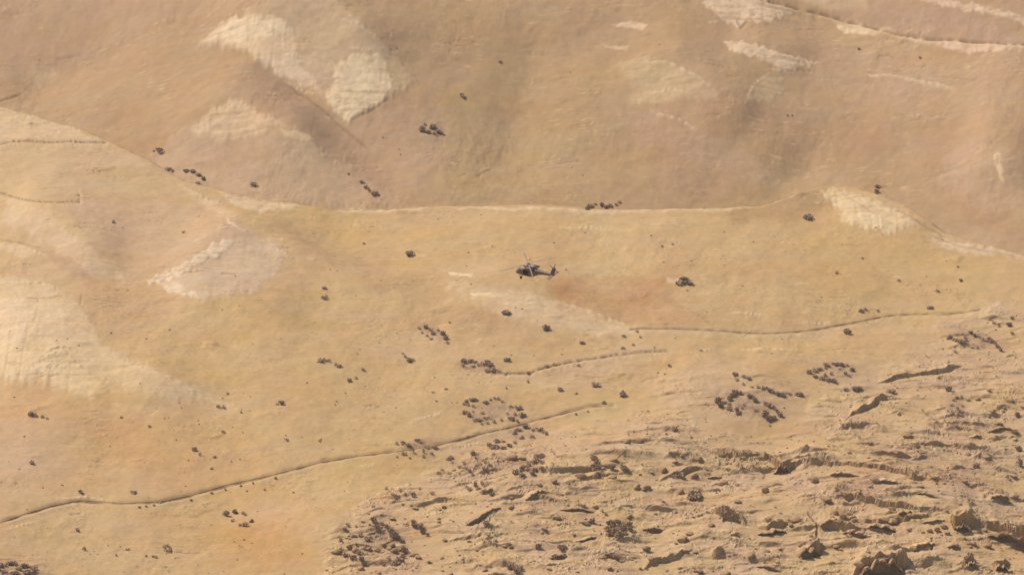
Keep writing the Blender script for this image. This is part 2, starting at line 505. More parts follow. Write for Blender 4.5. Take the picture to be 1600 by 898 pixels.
CRACKS = [
    ([(440, 128), (500, 168), (548, 210), (585, 240)], 2.0, .9), ([(-5, 158), (20, 150), (38, 145)], 2.0, 1.0), ([(85, 92), (110, 88), (130, 84)], 1.6, .7),
    ([(545, 193), (585, 170), (612, 152)], 1.6, .6), ([(1200, 105), (1222, 111), (1245, 111)], 1.4, .7), ([(1180, 84), (1205, 90), (1232, 92)], 1.2, .6),
    ([(1395, 326), (1440, 350), (1480, 372)], 1.6, .7), ([(1448, 365), (1500, 384), (1560, 396), (1600, 405)], 1.4, .6), ([(745, 275), (770, 262)], 1.6, .8),
    ([(715, 278), (732, 271)], 1.4, .6), ([(345, 428), (372, 431)], 1.3, .6), ([(0, 372), (40, 380), (70, 388)], 1.5, .7), ([(1150, 30), (1158, 42), (1166, 32)], 1.8, .9),
    ([(1372, 88), (1388, 86), (1400, 90)], 1.8, .6), ([(1000, 60), (1020, 56)], 1.4, .4), ([(1455, 120), (1530, 124)], 1.0, .4), ([(40, 466), (60, 468), (100, 462)], 1.3, .5),
    ([(130, 460), (126, 478)], 1.3, .5), ([(1315, 300), (1345, 322), (1375, 340)], 1.2, .5), ([(300, 392), (330, 400), (322, 410)], 1.3, .5), ([(1245, 45), (1290, 46)], 1.2, .4),
    ([(870, 592), (900, 588), (965, 590), (985, 582)], 1.2, .5), ([(1000, 596), (1032, 584)], 1.2, .5), ([(860, 700), (872, 714), (905, 716)], 1.6, .7),
    ([(1110, 704), (1160, 714), (1200, 716), (1262, 722), (1330, 722)], 2.4, 1.2), ([(1060, 745), (1080, 738), (1115, 740)], 1.6, .7), ([(1195, 706), (1215, 728), (1222, 736)], 2.0, 1.0),
    ([(640, 838), (690, 832), (730, 834)], 1.2, .4), ([(1260, 800), (1278, 818), (1276, 860)], 1.6, .9), ([(1150, 780), (1200, 770), (1230, 760)], 1.4, .6),
    ([(1440, 640), (1455, 650), (1470, 662)], 1.8, .8), ([(1300, 776), (1360, 780), (1400, 792), (1436, 796)], 2.0, 1.0), ([(1345, 812), (1380, 820), (1420, 812), (1470, 806)], 2.4, 1.1),
    ([(1458, 842), (1456, 860)], 1.6, .8), ([(1548, 690), (1580, 684), (1600, 680)], 1.4, .6), ([(830, 790), (850, 800), (862, 808)], 1.6, .7), ([(900, 742), (950, 732), (985, 720)], 1.3, .5),
]
for pts_, wd, dep_ in CRACKS:
    bx_ = boxed(pts_)
    d, sg, t = poly_dist(pts_, (Us + 0.3 * wu + 1.2 * hf1)[bx_], (Vs + 0.3 * wv + 1.0 * hf2)[bx_])
    m = np.zeros(Us.shape, np.float32)
    m[bx_] = np.exp(-(d / wd) ** 2) * sstep(0, .12, t) * sstep(1, .88, t)
    groove += m * dep_ * (.55 if pts_[0][1] < 640 else 1.0)
    crackm = m * .7
    gline = np.maximum(gline, crackm * min(dep_, 1.0))
fine = rstr * rel + (1 - 0.7 * rstr) * soft_rel + rill * (1 - rock) - groove + cliff
# raised chalk beds are made with the patches below

# palette ----------------------------------------------------
Cn = lambda *c: alb(c)
NEAR = Cn(195, 163, 120); FAR = Cn(184, 152, 117)
colr = np.where(near_side[:, None], NEAR[None], FAR[None]).astype(np.float32)


def lay(mask, c, k=1.0):
    global colr
    m = (np.clip(mask, 0, 1) * k)[:, None]
    colr = colr * (1 - m) + alb(c)[None].astype(np.float32) * m


N_ = near_side.astype(np.float32); F_ = 1 - N_
SOFT = [
    # far side
    (100, 50, 240, 80, 0, (182, 149, 116), .8, F_), (780, 210, 200, 130, 20, (179, 149, 109), .9, F_), (1450, 160, 200, 100, 10, (184, 150, 115), .8, F_),
    (230, 180, 120, 60, 40, (183, 150, 115), .7, F_), (720, 60, 180, 60, 0, (182, 149, 113), .5, F_), (1330, 250, 120, 50, 30, (176, 143, 104), .7, F_),
    (640, 240, 80, 60, 0, (184, 153, 122), .6, F_), (1100, 230, 140, 60, 20, (182, 149, 117), .7, F_), (500, 60, 110, 60, 0, (192, 162, 126), .8, F_),
    (1020, 130, 90, 35, 5, (190, 160, 124), .9, F_), (430, 200, 110, 30, 20, (190, 160, 126), .8, F_), (420, 130, 60, 25, 35, (176, 142, 108), .8, F_),
    (1540, 280, 60, 70, 0, (189, 157, 124), .8, F_), (340, 280, 90, 25, 15, (184, 152, 122), .7, F_), (950, 40, 100, 20, 0, (184, 152, 118), .5, F_),
    (1480, 30, 110, 25, 8, (176, 142, 113), .8, F_), (560, 240, 60, 50, 45, (177, 144, 113), .7, F_), (1560, 350, 80, 30, 20, (182, 148, 117), .8, F_),
    # near side
    (80, 260, 200, 60, 15, (199, 169, 133), .9, N_), (60, 400, 160, 80, 30, (198, 167, 130), .8, N_), (250, 340, 100, 50, 0, (196, 164, 129), .7, N_),
    (380, 560, 230, 90, 10, (195, 162, 114), 1, N_), (500, 350, 130, 26, 8, (196, 164, 112), .9, N_), (760, 370, 220, 30, 0, (194, 161, 117), .8, N_),
    (640, 430, 160, 26, 25, (188, 155, 110), .7, N_), (730, 500, 70, 24, 10, (186, 149, 103), .9, N_), (560, 520, 150, 30, 8, (193, 160, 112), .6, N_),
    (885, 455, 30, 20, 0, (178, 132, 88), 1, N_), (1010, 455, 52, 18, -35, (180, 135, 92), 1, N_), (965, 480, 40, 20, 0, (187, 147, 104), .7, N_),
    (1070, 500, 50, 14, 0, (187, 147, 104), .5, N_), (960, 400, 50, 34, -30, (204, 172, 129), .8, N_), (1000, 350, 160, 14, 0, (202, 171, 128), .6, N_),
    (1350, 420, 190, 60, 0, (194, 161, 113), 1, N_), (1200, 360, 120, 30, 0, (195, 162, 116), .6, N_), (1180, 460, 160, 40, 0, (194, 162, 120), .6, N_),
    (230, 690, 150, 50, 10, (192, 151, 101), 1, N_), (30, 700, 90, 90, 0, (200, 167, 133), 1, N_), (400, 850, 120, 45, 10, (192, 151, 101), 1, N_),
    (130, 840, 180, 50, 0, (195, 163, 122), .8, N_), (500, 650, 220, 40, 0, (196, 164, 121), .7, N_), (560, 730, 150, 40, -12, (195, 162, 113), .9, N_),
    (60, 560, 140, 50, 5, (208, 178, 134), .9, N_), (240, 600, 130, 20, 14, (205, 174, 132), .8, N_), (60, 500, 70, 40, 0, (207, 176, 134), .9, N_),
    (130, 585, 60, 14, 25, (196, 163, 117), .8, N_), (90, 340, 130, 22, 32, (206, 175, 134), .8, N_), (180, 470, 60, 40, 0, (196, 160, 120), .7, N_),
    (350, 410, 70, 45, -10, (198, 168, 134), .9, N_), (470, 470, 120, 26, 10, (195, 163, 121), .6, N_), (860, 490, 120, 20, 18, (201, 170, 132), .9, N_),
    (850, 540, 200, 30, 5, (195, 163, 122), .7, N_), (1250, 540, 160, 28, 0, (196, 163, 120), .7, N_), (640, 540, 120, 30, 0, (198, 166, 130), .6, N_),
    (1040, 590, 160, 30, 0, (195, 162, 119), .7, N_), (1180, 640, 90, 34, 0, (188, 157, 124), .8, N_), (900, 660, 120, 20, -12, (196, 166, 119), .8, N_),
    (1220, 680, 120, 20, 0, (186, 152, 109), .9, N_), (660, 860, 60, 34, 0, (193, 160, 118), .8, N_), (1500, 560, 90, 40, 0, (191, 158, 120), .6, N_),
]
for u, v, ru, rv, a, c, k, only in SOFT:
    lay(blob(u, v, ru, rv, a, only), c, k)

lay(blob(1240, 308, 62, 26, -12), (186, 153, 113), 1)
lay(poly_mask([(1120, 320), (1200, 314), (1250, 298), (1290, 288), (1304, 320), (1250, 342), (1140, 344)], 12, .8) * N_, (174, 142, 103), .9)
lay(blob(1230, 284, 70, 22, 14, F_), (189, 157, 117), .85)
lay(blob(1180, 326, 70, 14, 0), (190, 157, 115), .7)
lay(blob(70, 118, 22, 12, 0, F_), (191, 164, 128), .8)
# colours inside the rock field
n1 = fbm(xs / 26.0, yss / 30.0, 3, 121)
n2 = fbm(xs / 7.0, yss / 8.0, 3, 123)
lay(rock * np.clip(0.5 + 1.3 * n1, 0, 1), (195, 163, 132), .8)
lay(rock * np.clip(0.4 - 1.6 * n1, 0, 1), (197, 165, 124), .7)
lay(rock * np.clip(-0.1 + 1.5 * n2, 0, 1), (184, 152, 127), .5)
lay(rock * np.clip(-0.25 - 1.5 * n2, 0, 1), (216, 187, 151), .6)
lay(blob(1450, 740, 150, 26, 4, N_) + blob(1330, 760, 60, 20, 0, N_) * .7, (184, 148, 117), .7)
lay(blob(1560, 860, 60, 10, 12, N_), (196, 158, 108), .8)
lay(rock * np.clip(rib * .8 + rib2, 0, 1), (214, 184, 148), .45)  # bright rims painted into the colour of the rib crests
dk = rock * sstep(0.55, 0.95, cv) * np.clip(0.3 + n1, 0, 1)
lay(dk, (180, 148, 122), .4)

CHALK_LIGHT_SHADE = [
    ([(232, 438), (300, 395), (345, 368), (425, 372), (450, 410), (400, 455), (318, 468)], 9, (200, 172, 140), .85, .4, N_),
    ([(-10, 470), (40, 468), (60, 500), (30, 540), (80, 560), (100, 590), (-10, 590)], 8, (216, 190, 154), .8, .4, N_),
    ([(1240, 90), (1400, 80), (1600, 110), (1600, 180), (1450, 190), (1300, 150)], 18, (188, 156, 123), .5, 0, F_),
    ([(1290, 18), (1420, 56), (1600, 86), (1600, 60), (1500, 20), (1400, 5)], 12, (183, 150, 123), .6, 0, F_),
    ([(440, -10), (520, -10), (600, 70), (650, 125), (612, 152), (545, 195), (500, 150), (380, 80), (310, 72), (370, 25)], 8, (194, 166, 132), .75, .8, F_),
    ([(235, 240), (300, 195), (365, 155), (450, 195), (560, 270), (640, 322), (520, 320), (350, 300), (270, 275)], 7, (193, 163, 131), .6, .6, F_),
    ([(380, 95), (440, 120), (545, 200), (650, 300), (660, 322), (600, 322), (520, 250), (420, 165), (330, 130)], 7, (174, 141, 111), .35, 0, F_),  # shade along the gully, painted into the ground colour
    ([(0, 0), (400, 0), (300, 60), (130, 88), (0, 150)], 12, (180, 147, 116), .5, 0, F_),
    ([(780, 60), (850, 60), (880, 180), (840, 300), (700, 320), (740, 200)], 20, (180, 150, 108), .6, 0, F_),
    ([(1290, 288), (1200, 205), (1130, 150), (1230, 160), (1400, 190), (1600, 210), (1600, 260), (1400, 290)], 16, (180, 145, 110), .5, 0, F_),
    ([(1480, 235), (1540, 225), (1600, 240), (1600, 330), (1540, 330), (1470, 290)], 14, (192, 162, 130), .5, .3, F_),
    ([(0, 430), (60, 440), (130, 470), (160, 540), (260, 585), (370, 635), (300, 625), (160, 600), (150, 622), (60, 600), (0, 595)], 10, (212, 184, 145), .6, .4, N_),
    ([(0, 590), (70, 600), (160, 625), (330, 640), (420, 700), (430, 760), (300, 765), (120, 770), (110, 700), (0, 640)], 18, (196, 159, 112), .55, 0, N_),
    ([(400, 328), (470, 350), (560, 395), (660, 440), (740, 480), (780, 505), (720, 515), (640, 480), (520, 420), (430, 370)], 10, (186, 152, 110), .65, 0, N_),  # soft shadow of the crease above the spur, painted in
    ([(220, 470), (350, 480), (520, 520), (480, 600), (360, 620), (260, 590), (170, 550), (150, 490)], 14, (195, 162, 115), .55, 0, N_),
    ([(700, 440), (800, 452), (870, 468), (960, 503), (1000, 522), (900, 520), (780, 492), (690, 468)], 6, (204, 175, 136), .65, 0, N_),  # sunlit near flank of the spur, painted as a lighter band
    ([(868, 464), (900, 432), (1000, 428), (1060, 470), (1110, 505), (1000, 515), (960, 501)], 6, (184, 145, 102), .7, 0, N_),
    ([(15, 303), (70, 328), (135, 380), (205, 436), (150, 440), (90, 388), (0, 345)], 7, (205, 176, 138), .7, 0, N_),
    ([(95, 310), (330, 325), (420, 370), (330, 380), (240, 420), (210, 436), (140, 380)], 8, (193, 160, 127), .6, 0, N_),
    ([(60, 392), (100, 395), (150, 440), (110, 430)], 5, (184, 150, 115), .7, 0, N_),
    ([(130, 430), (225, 440), (300, 468), (260, 500), (180, 540), (120, 480)], 8, (193, 157, 117), .6, 0, N_),
    ([(130, 600), (110, 575), (150, 560), (250, 592), (340, 622), (330, 634), (230, 618)], 6, (200, 171, 128), .55, 0, N_),
    ([(530, 392), (600, 405), (700, 448), (780, 500), (720, 505), (640, 462), (560, 420)], 9, (186, 152, 108), .6, 0, N_),  # second layer of the painted crease shadow
    ([(60, 215), (160, 223), (240, 262), (200, 262), (100, 235)], 6, (196, 166, 131), .5, 0, N_),
    ([(180, 392), (240, 400), (330, 380), (290, 410), (228, 436), (200, 440)], 8, (192, 158, 121), .5, 0, N_),
    ([(640, 110), (560, 190), (548, 205), (600, 260), (660, 300), (700, 200), (680, 120)], 14, (180, 148, 116), .6, 0, F_),
    ([(400, 100), (500, 165), (550, 215), (610, 300), (560, 300), (480, 215), (400, 150)], 6, (174, 140, 110), .3, 0, F_),  # narrower layer of the painted gully shade
    ([(1120, 145), (1200, 210), (1290, 288), (1240, 300), (1150, 220), (1090, 165)], 10, (176, 143, 105), .6, 0, F_),
    ([(960, 165), (1050, 170), (1180, 250), (1230, 300), (1100, 260), (990, 210)], 12, (185, 152, 120), .5, 0, F_),
    # far side
    ([(312, 66), (345, 40), (370, 27), (425, 25), (450, 40), (466, 70), (470, 100), (500, 142), (468, 138), (440, 122), (415, 100), (370, 75)], 7, (203, 175, 136), .85, .5, F_),
    ([(330, 62), (368, 30), (440, 30), (448, 50), (420, 60), (370, 68)], 5, (212, 187, 147), .8, .3, F_),
    ([(400, 70), (440, 95), (470, 120), (452, 126), (420, 104)], 4, (205, 177, 138), .7, .2, F_),
    ([(525, 100), (560, 84), (596, 86), (612, 128), (604, 152), (560, 182), (541, 193), (522, 172), (506, 150), (524, 130)], 5, (211, 186, 144), .95, .6, F_),
    ([(520, 30), (560, 50), (592, 80), (560, 84), (530, 60)], 8, (196, 168, 130), .7, 0, F_),
    ([(600, 90), (640, 112), (632, 135), (610, 150)], 9, (194, 166, 126), .7, 0, F_),
    ([(470, 85), (540, 96), (520, 110), (475, 104)], 5, (200, 172, 134), .6, 0, F_),
    ([(300, 205), (335, 170), (370, 155), (410, 178), (440, 196), (400, 212), (350, 222)], 9, (202, 173, 131), .9, .5, F_),
    ([(440, 205), (470, 208), (492, 219), (470, 223), (448, 216)], 3, (206, 176, 133), .8, .2, F_),
    ([(1095, 2), (1120, -10), (1180, -6), (1250, 16), (1225, 28), (1185, 36), (1165, 30), (1155, 44), (1130, 30)], 3, (208, 180, 143), .95, .4, F_),
    ([(1235, -8), (1350, -8), (1358, 12), (1300, 18), (1270, 8)], 5, (197, 167, 131), .8, 0, F_),
    ([(1130, 66), (1165, 64), (1200, 78), (1278, 101), (1240, 110), (1215, 114), (1206, 104), (1180, 88), (1140, 78)], 3, (209, 180, 142), .95, .5, F_),
    ([(1205, 108), (1222, 116), (1224, 140), (1205, 162), (1165, 155), (1168, 144), (1192, 126)], 5, (198, 169, 128), .9, .4, F_),
    ([(1304, 38), (1330, 38), (1378, 48), (1370, 56), (1318, 52)], 3, (213, 186, 145), .95, .2, F_),
    ([(1296, 24), (1340, 34), (1400, 47), (1400, 52), (1340, 42)], 2, (203, 173, 136), .7, 0, F_),
    ([(1400, 55), (1460, 62), (1540, 68), (1620, 72), (1620, 80), (1520, 82), (1495, 80), (1460, 71), (1410, 61)], 2.5, (211, 181, 146), .95, .3, F_),
    ([(1430, -6), (1520, 6), (1610, 26), (1610, 38), (1560, 24), (1520, 18), (1450, 4)], 4, (204, 173, 137), .85, 0, F_),
    ([(965, 98), (1010, 92), (1060, 100), (1120, 145), (1115, 160), (1060, 155), (1000, 166), (985, 130)], 8, (198, 170, 130), .75, .5, F_),
    ([(950, 40), (985, 36), (1012, 42), (1004, 52), (985, 48)], 3, (207, 177, 138), .9, .2, F_),
    ([(948, 73), (982, 73), (980, 79), (950, 77)], 2.5, (205, 174, 131), .8, 0, F_),
    ([(1553, 244), (1566, 244), (1571, 262), (1568, 285), (1561, 272)], 3, (215, 187, 146), .9, .4, F_),
    ([(1356, 115), (1405, 117), (1404, 120), (1358, 120)], 2, (204, 174, 135), .9, .1, F_),
    ([(1410, 122), (1440, 128), (1500, 136), (1490, 142), (1440, 136)], 4, (196, 166, 126), .8, .1, F_),
    ([(50, 105), (85, 104), (90, 116), (66, 136), (52, 124)], 6, (190, 162, 125), .8, .2, F_),
    ([(985, 150), (1000, 146), (1003, 162), (980, 166)], 4, (200, 170, 132), .6, 0, F_),
    # near side
    ([(-20, 165), (0, 168), (60, 184), (130, 207), (162, 221), (100, 220), (60, 221), (20, 218), (-20, 226)], 3, (206, 177, 135), .85, .3, N_),
    ([(340, 303), (420, 314), (484, 321), (430, 330), (400, 330), (370, 322)], 4, (209, 181, 139), .9, .3, N_),
    ([(520, 326), (600, 325), (690, 325), (610, 331), (530, 331)], 2.5, (216, 187, 141), .85, .2, N_),
    ([(690, 323), (800, 325), (940, 328), (1100, 325), (1190, 321), (1180, 326), (1080, 331), (960, 333), (830, 331), (740, 327)], 2.5, (211, 181, 136), .75, .2, N_),
    ([(280, 290), (340, 318), (372, 340), (350, 345), (320, 322)], 7, (206, 177, 137), .7, .3, N_),
    ([(352, 342), (382, 358), (378, 362), (356, 350)], 3, (212, 183, 141), .8, .2, N_),
    ([(226, 438), (260, 424), (300, 408), (330, 380), (350, 372), (368, 374), (345, 396), (318, 412), (290, 425), (240, 444)], 3, (215, 190, 152), .95, .7, N_),
    ([(250, 445), (280, 441), (302, 452), (314, 467), (285, 459), (256, 453)], 3, (212, 187, 152), .9, .4, N_),
    ([(-10, 475), (60, 470), (100, 480), (106, 520), (70, 524), (20, 535), (-10, 545)], 9, (209, 181, 142), .85, .3, N_),
    ([(-10, 548), (60, 545), (110, 560), (160, 600), (150, 622), (90, 600), (-10, 590)], 12, (212, 184, 137), .7, .2, N_),
    ([(0, 376), (30, 382), (60, 398), (40, 403), (0, 392)], 5, (208, 179, 138), .8, .3, N_),
    ([(700, 424), (738, 427), (740, 432), (702, 430)], 2, (220, 193, 150), .95, .2, N_),
    ([(735, 458), (762, 456), (792, 458), (800, 462), (742, 463)], 2, (222, 196, 145), .95, .2, N_),
    ([(785, 473), (838, 472), (842, 475), (790, 478)], 2, (212, 183, 138), .8, .1, N_),
    ([(1280, 292), (1330, 300), (1400, 328), (1440, 350), (1420, 352), (1395, 362), (1350, 356), (1312, 348), (1318, 335), (1302, 318)], 4, (207, 181, 137), .95, .6, N_),
    ([(1310, 335), (1370, 335), (1384, 356), (1350, 356)], 4, (215, 190, 147), .7, .3, N_),
    ([(1445, 362), (1480, 374), (1530, 384), (1610, 404), (1610, 410), (1540, 398), (1480, 388), (1455, 376)], 4, (203, 174, 136), .85, .3, N_),
    ([(1540, 487), (1560, 470), (1566, 476), (1575, 490), (1550, 492)], 3, (204, 174, 135), .8, .3, N_),
    ([(1040, 434), (1060, 432), (1062, 440), (1042, 442)], 3, (209, 180, 137), .8, 0, N_),
    ([(905, 355), (955, 352), (985, 358), (930, 364)], 5, (206, 176, 132), .7, 0, N_),
]
bed = np.zeros(Us.shape, np.float32)
sst = perlin(xs / 5.0 + hf2, yss / 3.0 + .6 * hf1, 161) * 1.3
for pts, soft, c, k, h, only in CHALK_LIGHT_SHADE:
    m = poly_mask(pts, soft * .7, 0.7, only > 0.5, min(9.0, .14 * (max(p_[1] for p_ in pts) - min(p_[1] for p_ in pts))))
    m = m * (1 - .55 * sstep(.12, .4, runs2) * (c[0] > 196)) * (1 - .4 * sstep(.2, .5, runs) * (c[0] > 196))
    mot = np.clip(0.9 + 0.5 * hf2 + .7 * fbm(xs / 9.0, yss / 6.0, 2, 181), 0.4, 1.0)
    c = tuple(min(255, q_ * (1.045 if c[0] > 200 else 1.015)) for q_ in c)
    c = (min(c[0] + 5, 240), c[1] + 6, c[2] + 14) if c[0] > 209 else (c[0], c[1] + 1, c[2] + 5)
    if only is N_ and c[0] > 205: c = (c[0] - 9, c[1] - 8, c[2] - 8)
    lay(m * mot * (1 + .5 * np.clip(sst, -1, .3)), c, min(1, k * 1.08))
    bed += h * m * 0.5
    bed += m * 0.05 * hf2
fine = fine + bed
STROKES = [
    [(420, 30), (446, 34), (442, 60), (446, 92)], [(326, 66), (350, 62), (372, 68)], [(440, 88), (484, 90)], [(540, 76), (590, 80)], [(600, 70), (560, 40), (520, 28)],
    [(440, 125), (470, 142), (500, 152)], [(505, 180), (540, 194)], [(985, 104), (1040, 96), (1092, 120), (1120, 150)], [(1000, 150), (1050, 138), (1085, 150)],
    [(1010, 172), (1060, 186), (1100, 208)], [(1200, 242), (1228, 252)], [(1130, 66), (1180, 74), (1235, 92), (1276, 101)], [(1205, 110), (1178, 134), (1168, 154)],
    [(285, 292), (330, 314), (356, 322)], [(350, 340), (368, 352), (382, 360)], [(520, 328), (600, 329), (690, 327)], [(700, 325), (800, 327), (900, 330), (1000, 332)],
    [(20, 376), (60, 394), (84, 402)], [(0, 440), (60, 442), (104, 452)], [(60, 470), (92, 462)], [(300, 378), (330, 366)], [(228, 440), (262, 424), (306, 410)],
    [(276, 452), (312, 466)], [(430, 392), (452, 400)], [(478, 404), (496, 408)], [(645, 398), (672, 398)], [(870, 356), (950, 356)], [(1284, 294), (1340, 312), (1400, 334), (1440, 352)],
    [(1310, 340), (1350, 356), (1395, 356)], [(1450, 366), (1480, 380), (1540, 386), (1600, 403)], [(1560, 246), (1566, 262), (1563, 286)], [(1400, 118), (1450, 130), (1500, 140)],
    [(1140, 488), (1200, 492)], [(1246, 503), (1310, 506)], [(1150, 545), (1210, 546), (1258, 549)], [(1095, 550), (1112, 545)], [(1104, 36), (1130, 34)], [(1440, 3), (1520, 12), (1600, 34)],
    [(860, 468), (920, 486), (1000, 514)], [(870, 592), (905, 590)], [(1080, 690), (1112, 684)], [(1172, 580), (1158, 574)], [(560, 730), (590, 726)], [(700, 700), (760, 690)],
    [(640, 660), (700, 640)], [(1288, 640), (1310, 650), (1320, 668)], [(1490, 816), (1520, 838), (1560, 850), (1610, 866)], [(1330, 868), (1380, 862), (1412, 866)], [(1110, 728), (1150, 722)],
    [(1000, 770), (1060, 752)], [(1100, 772), (1150, 760)], [(960, 785), (1000, 780)], [(640, 808), (690, 802)], [(545, 800), (600, 770), (660, 752)], [(1155, 590), (1170, 600)],
    [(40, 540), (100, 552), (160, 600)], [(170, 560), (260, 590), (330, 625)], [(80, 780), (130, 776), (180, 780)], [(0, 830), (60, 812)],
]
for pts_ in STROKES:
    bx_ = boxed(pts_)
    d, sg, t = poly_dist(pts_, (Us + .35 * wu + 1.6 * hf1)[bx_], (Vs + .35 * wv + 1.6 * hf2)[bx_])
    m = np.exp(-(d / 2.1) ** 2) * sstep(0, .2, t) * sstep(1, .8, t) * np.clip(.55 + 1.6 * perlin(t * 17, t * 0 + 2, 175), .0, 1)
    k_ = (m * .75)[:, None]
    colr[bx_] = colr[bx_] * (1 - k_) + alb((216, 190, 154))[None].astype(np.float32) * k_
    fine[bx_] = fine[bx_] + .35 * m

# pale and dark flecks scattered over open ground
fl = fbm(xs / 1.3, yss / 1.6, 2, 131)
zone = np.clip(0.35 + 1.8 * fbm(xs / 30.0, yss / 36.0, 3, 133), 0, 1)
lay(sstep(.52, .75, fl) * zone * (1 - .6 * rock), (213, 184, 142), .7)
lay(sstep(.55, .78, -fl) * zone, (158, 127, 96), .55)
st = perlin(xs / 6.5, yss / 1.7, 137) * np.clip(.2 + 1.8 * fbm(xs / 40.0, yss / 40.0, 2, 139), 0, 1)
lay(sstep(.25, .45, st), (212, 182, 140), .55)
lay(sstep(.25, .45, -st), (170, 137, 102), .45)
st2 = perlin(xs / 3.0 + hf1, yss / 2.4, 183); st3 = perlin(xs / 11.0 + hf2, yss / 2.6 + .5 * hf1, 185)
z2 = np.clip(-.05 + 2.0 * fbm(xs / 24.0, yss / 30.0, 3, 187), 0, 1)
lay(sstep(.33, .5, st2) * z2, (214, 186, 146), .5); lay(sstep(.33, .5, -st2) * z2, (166, 134, 102), .45)
lay(sstep(.34, .46, st3) * (.15 + .6 * z2), (212, 184, 146), .6); lay(sstep(.36, .48, -st3) * z2, (156, 125, 96), .65)
fine = fine + .30 * (sstep(.3, .5, st2) - sstep(.3, .5, -st2)) * z2 * (1 - rock) + .28 * (sstep(.3, .46, st3) - sstep(.3, .46, -st3)) * z2 * (1 - rock)
# trodden path beds and cracks coloured darker, a paler strip below the paths
lay(gline, (140, 110, 82), .8)
lay(lip, (208, 180, 140), .55)
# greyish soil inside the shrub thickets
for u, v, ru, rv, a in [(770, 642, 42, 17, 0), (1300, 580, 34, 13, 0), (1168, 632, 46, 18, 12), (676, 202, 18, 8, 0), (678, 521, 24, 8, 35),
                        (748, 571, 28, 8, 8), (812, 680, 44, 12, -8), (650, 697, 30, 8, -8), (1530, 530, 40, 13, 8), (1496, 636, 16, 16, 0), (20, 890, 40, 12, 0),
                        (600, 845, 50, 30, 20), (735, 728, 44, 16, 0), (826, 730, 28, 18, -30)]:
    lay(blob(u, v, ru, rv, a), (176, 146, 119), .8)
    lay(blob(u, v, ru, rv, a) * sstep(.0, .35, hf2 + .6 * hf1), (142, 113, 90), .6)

Z = Z1.copy()
Z[sel] += fine.astype(Z.dtype)
lift = (Z1[sel] * 0)  # (kept flat; the soil and rock colours carry some painted light and shade)
ALB = np.zeros(XX.shape + (4,), np.float32); ALB[..., 3] = 1
by_ = brow_line(XX)
ALB[..., :3] = np.where((YY < by_)[..., None], NEAR, FAR)
mixn = (0.12 * fbm(XX / 60.0, YY / 60.0, 3, 141))[..., None]
ALB[..., :3] *= (1 + mixn)
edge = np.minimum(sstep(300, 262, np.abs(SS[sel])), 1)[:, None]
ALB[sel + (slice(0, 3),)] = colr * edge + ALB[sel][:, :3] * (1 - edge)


# ------------------------------------------------------------------ ground lookup on the finished mesh
def ground(x, y):
    x = np.asarray(x, float); y = np.asarray(y, float)
    s = x * YR / y
    fi = np.interp(s, S_AX, np.arange(NX)); fj = np.interp(y, Y_AX, np.arange(NY))
    i = np.clip(fi.astype(int), 0, NX - 2); j = np.clip(fj.astype(int), 0, NY - 2)
    a = fi - i; b = fj - j
    return (Z[j, i] * (1 - a) + Z[j, i + 1] * a) * (1 - b) + (Z[j + 1, i] * (1 - a) + Z[j + 1, i + 1] * a) * b


def at(u, v):
    """the point of the ground seen at a place of the photograph"""
    p = hit(ground, u, v, 2300, 3500)
    return Vector(p)


def px(p):
    """metres per photograph pixel at a point"""
    return (p.y * CP - (p.z - CAM_H) * SP) / FPX


# ------------------------------------------------------------------ materials
def new_mat(name, rough=0.95, spec=0.15):
    m = bpy.data.materials.new(name)
    m.use_nodes = True
    b = m.node_tree.nodes["Principled BSDF"]
    b.inputs["Roughness"].default_value = rough
    b.inputs["Specular IOR Level"].default_value = spec
    return m, m.node_tree, b


def earth_material():
    m, t, b = new_mat("desert_ground")
    N = t.nodes; L = t.links
    at_ = N.new("ShaderNodeAttribute"); at_.attribute_name = "soil"
    tc = N.new("ShaderNodeTexCoord")

    def noise(scale, sx, sy, detail=4, rough=.6):
        mp = N.new("ShaderNodeMapping"); mp.inputs["Scale"].default_value = (sx, sy, 1)
        L.new(tc.outputs["Object"], mp.inputs["Vector"])
        n = N.new("ShaderNodeTexNoise"); n.inputs["Scale"].default_value = scale
        n.inputs["Detail"].default_value = detail; n.inputs["Roughness"].default_value = rough
        L.new(mp.outputs[0], n.inputs["Vector"])
        return n.outputs["Fac"]

    def rng_(sock, a, b_, lo, hi):
        r = N.new("ShaderNodeMapRange"); r.inputs[1].default_value = a; r.inputs[2].default_value = b_
        r.inputs[3].default_value = lo; r.inputs[4].default_value = hi
        L.new(sock, r.inputs[0]); return r.outputs[0]

    def mul(a, b_):
        x = N.new("ShaderNodeMath"); x.operation = 'MULTIPLY'; L.new(a, x.inputs[0]); L.new(b_, x.inputs[1]); return x.outputs[0]
    f1 = rng_(noise(0.018, 1, .8), .3, .7, .97, 1.03)
    f2 = rng_(noise(0.22, 1, 1, 5), .3, .7, .93, 1.07)
    f3 = rng_(noise(0.9, .55, 1, 3, .7), .3, .7, .965, 1.035)
    f = mul(mul(f1, f2), f3)
    vm = N.new("ShaderNodeVectorMath"); vm.operation = 'SCALE'
    L.new(at_.outputs["Color"], vm.inputs[0]); L.new(f, vm.inputs["Scale"])
    hs = N.new("ShaderNodeHueSaturation")
    L.new(rng_(noise(0.035, 1, .7), .3, .7, .494, .506), hs.inputs["Hue"])
    L.new(rng_(noise(0.05, .6, 1), .3, .7, .94, 1.06), hs.inputs["Saturation"])
    L.new(vm.outputs[0], hs.inputs["Color"])
    L.new(hs.outputs[0], b.inputs["Base Color"])
    bp = N.new("ShaderNodeBump"); bp.inputs["Strength"].default_value = .2; bp.inputs["Distance"].default_value = .2
    L.new(noise(0.8, 1, 1, 5, .65), bp.inputs["Height"])
    L.new(bp.outputs[0], b.inputs["Normal"])
    return m


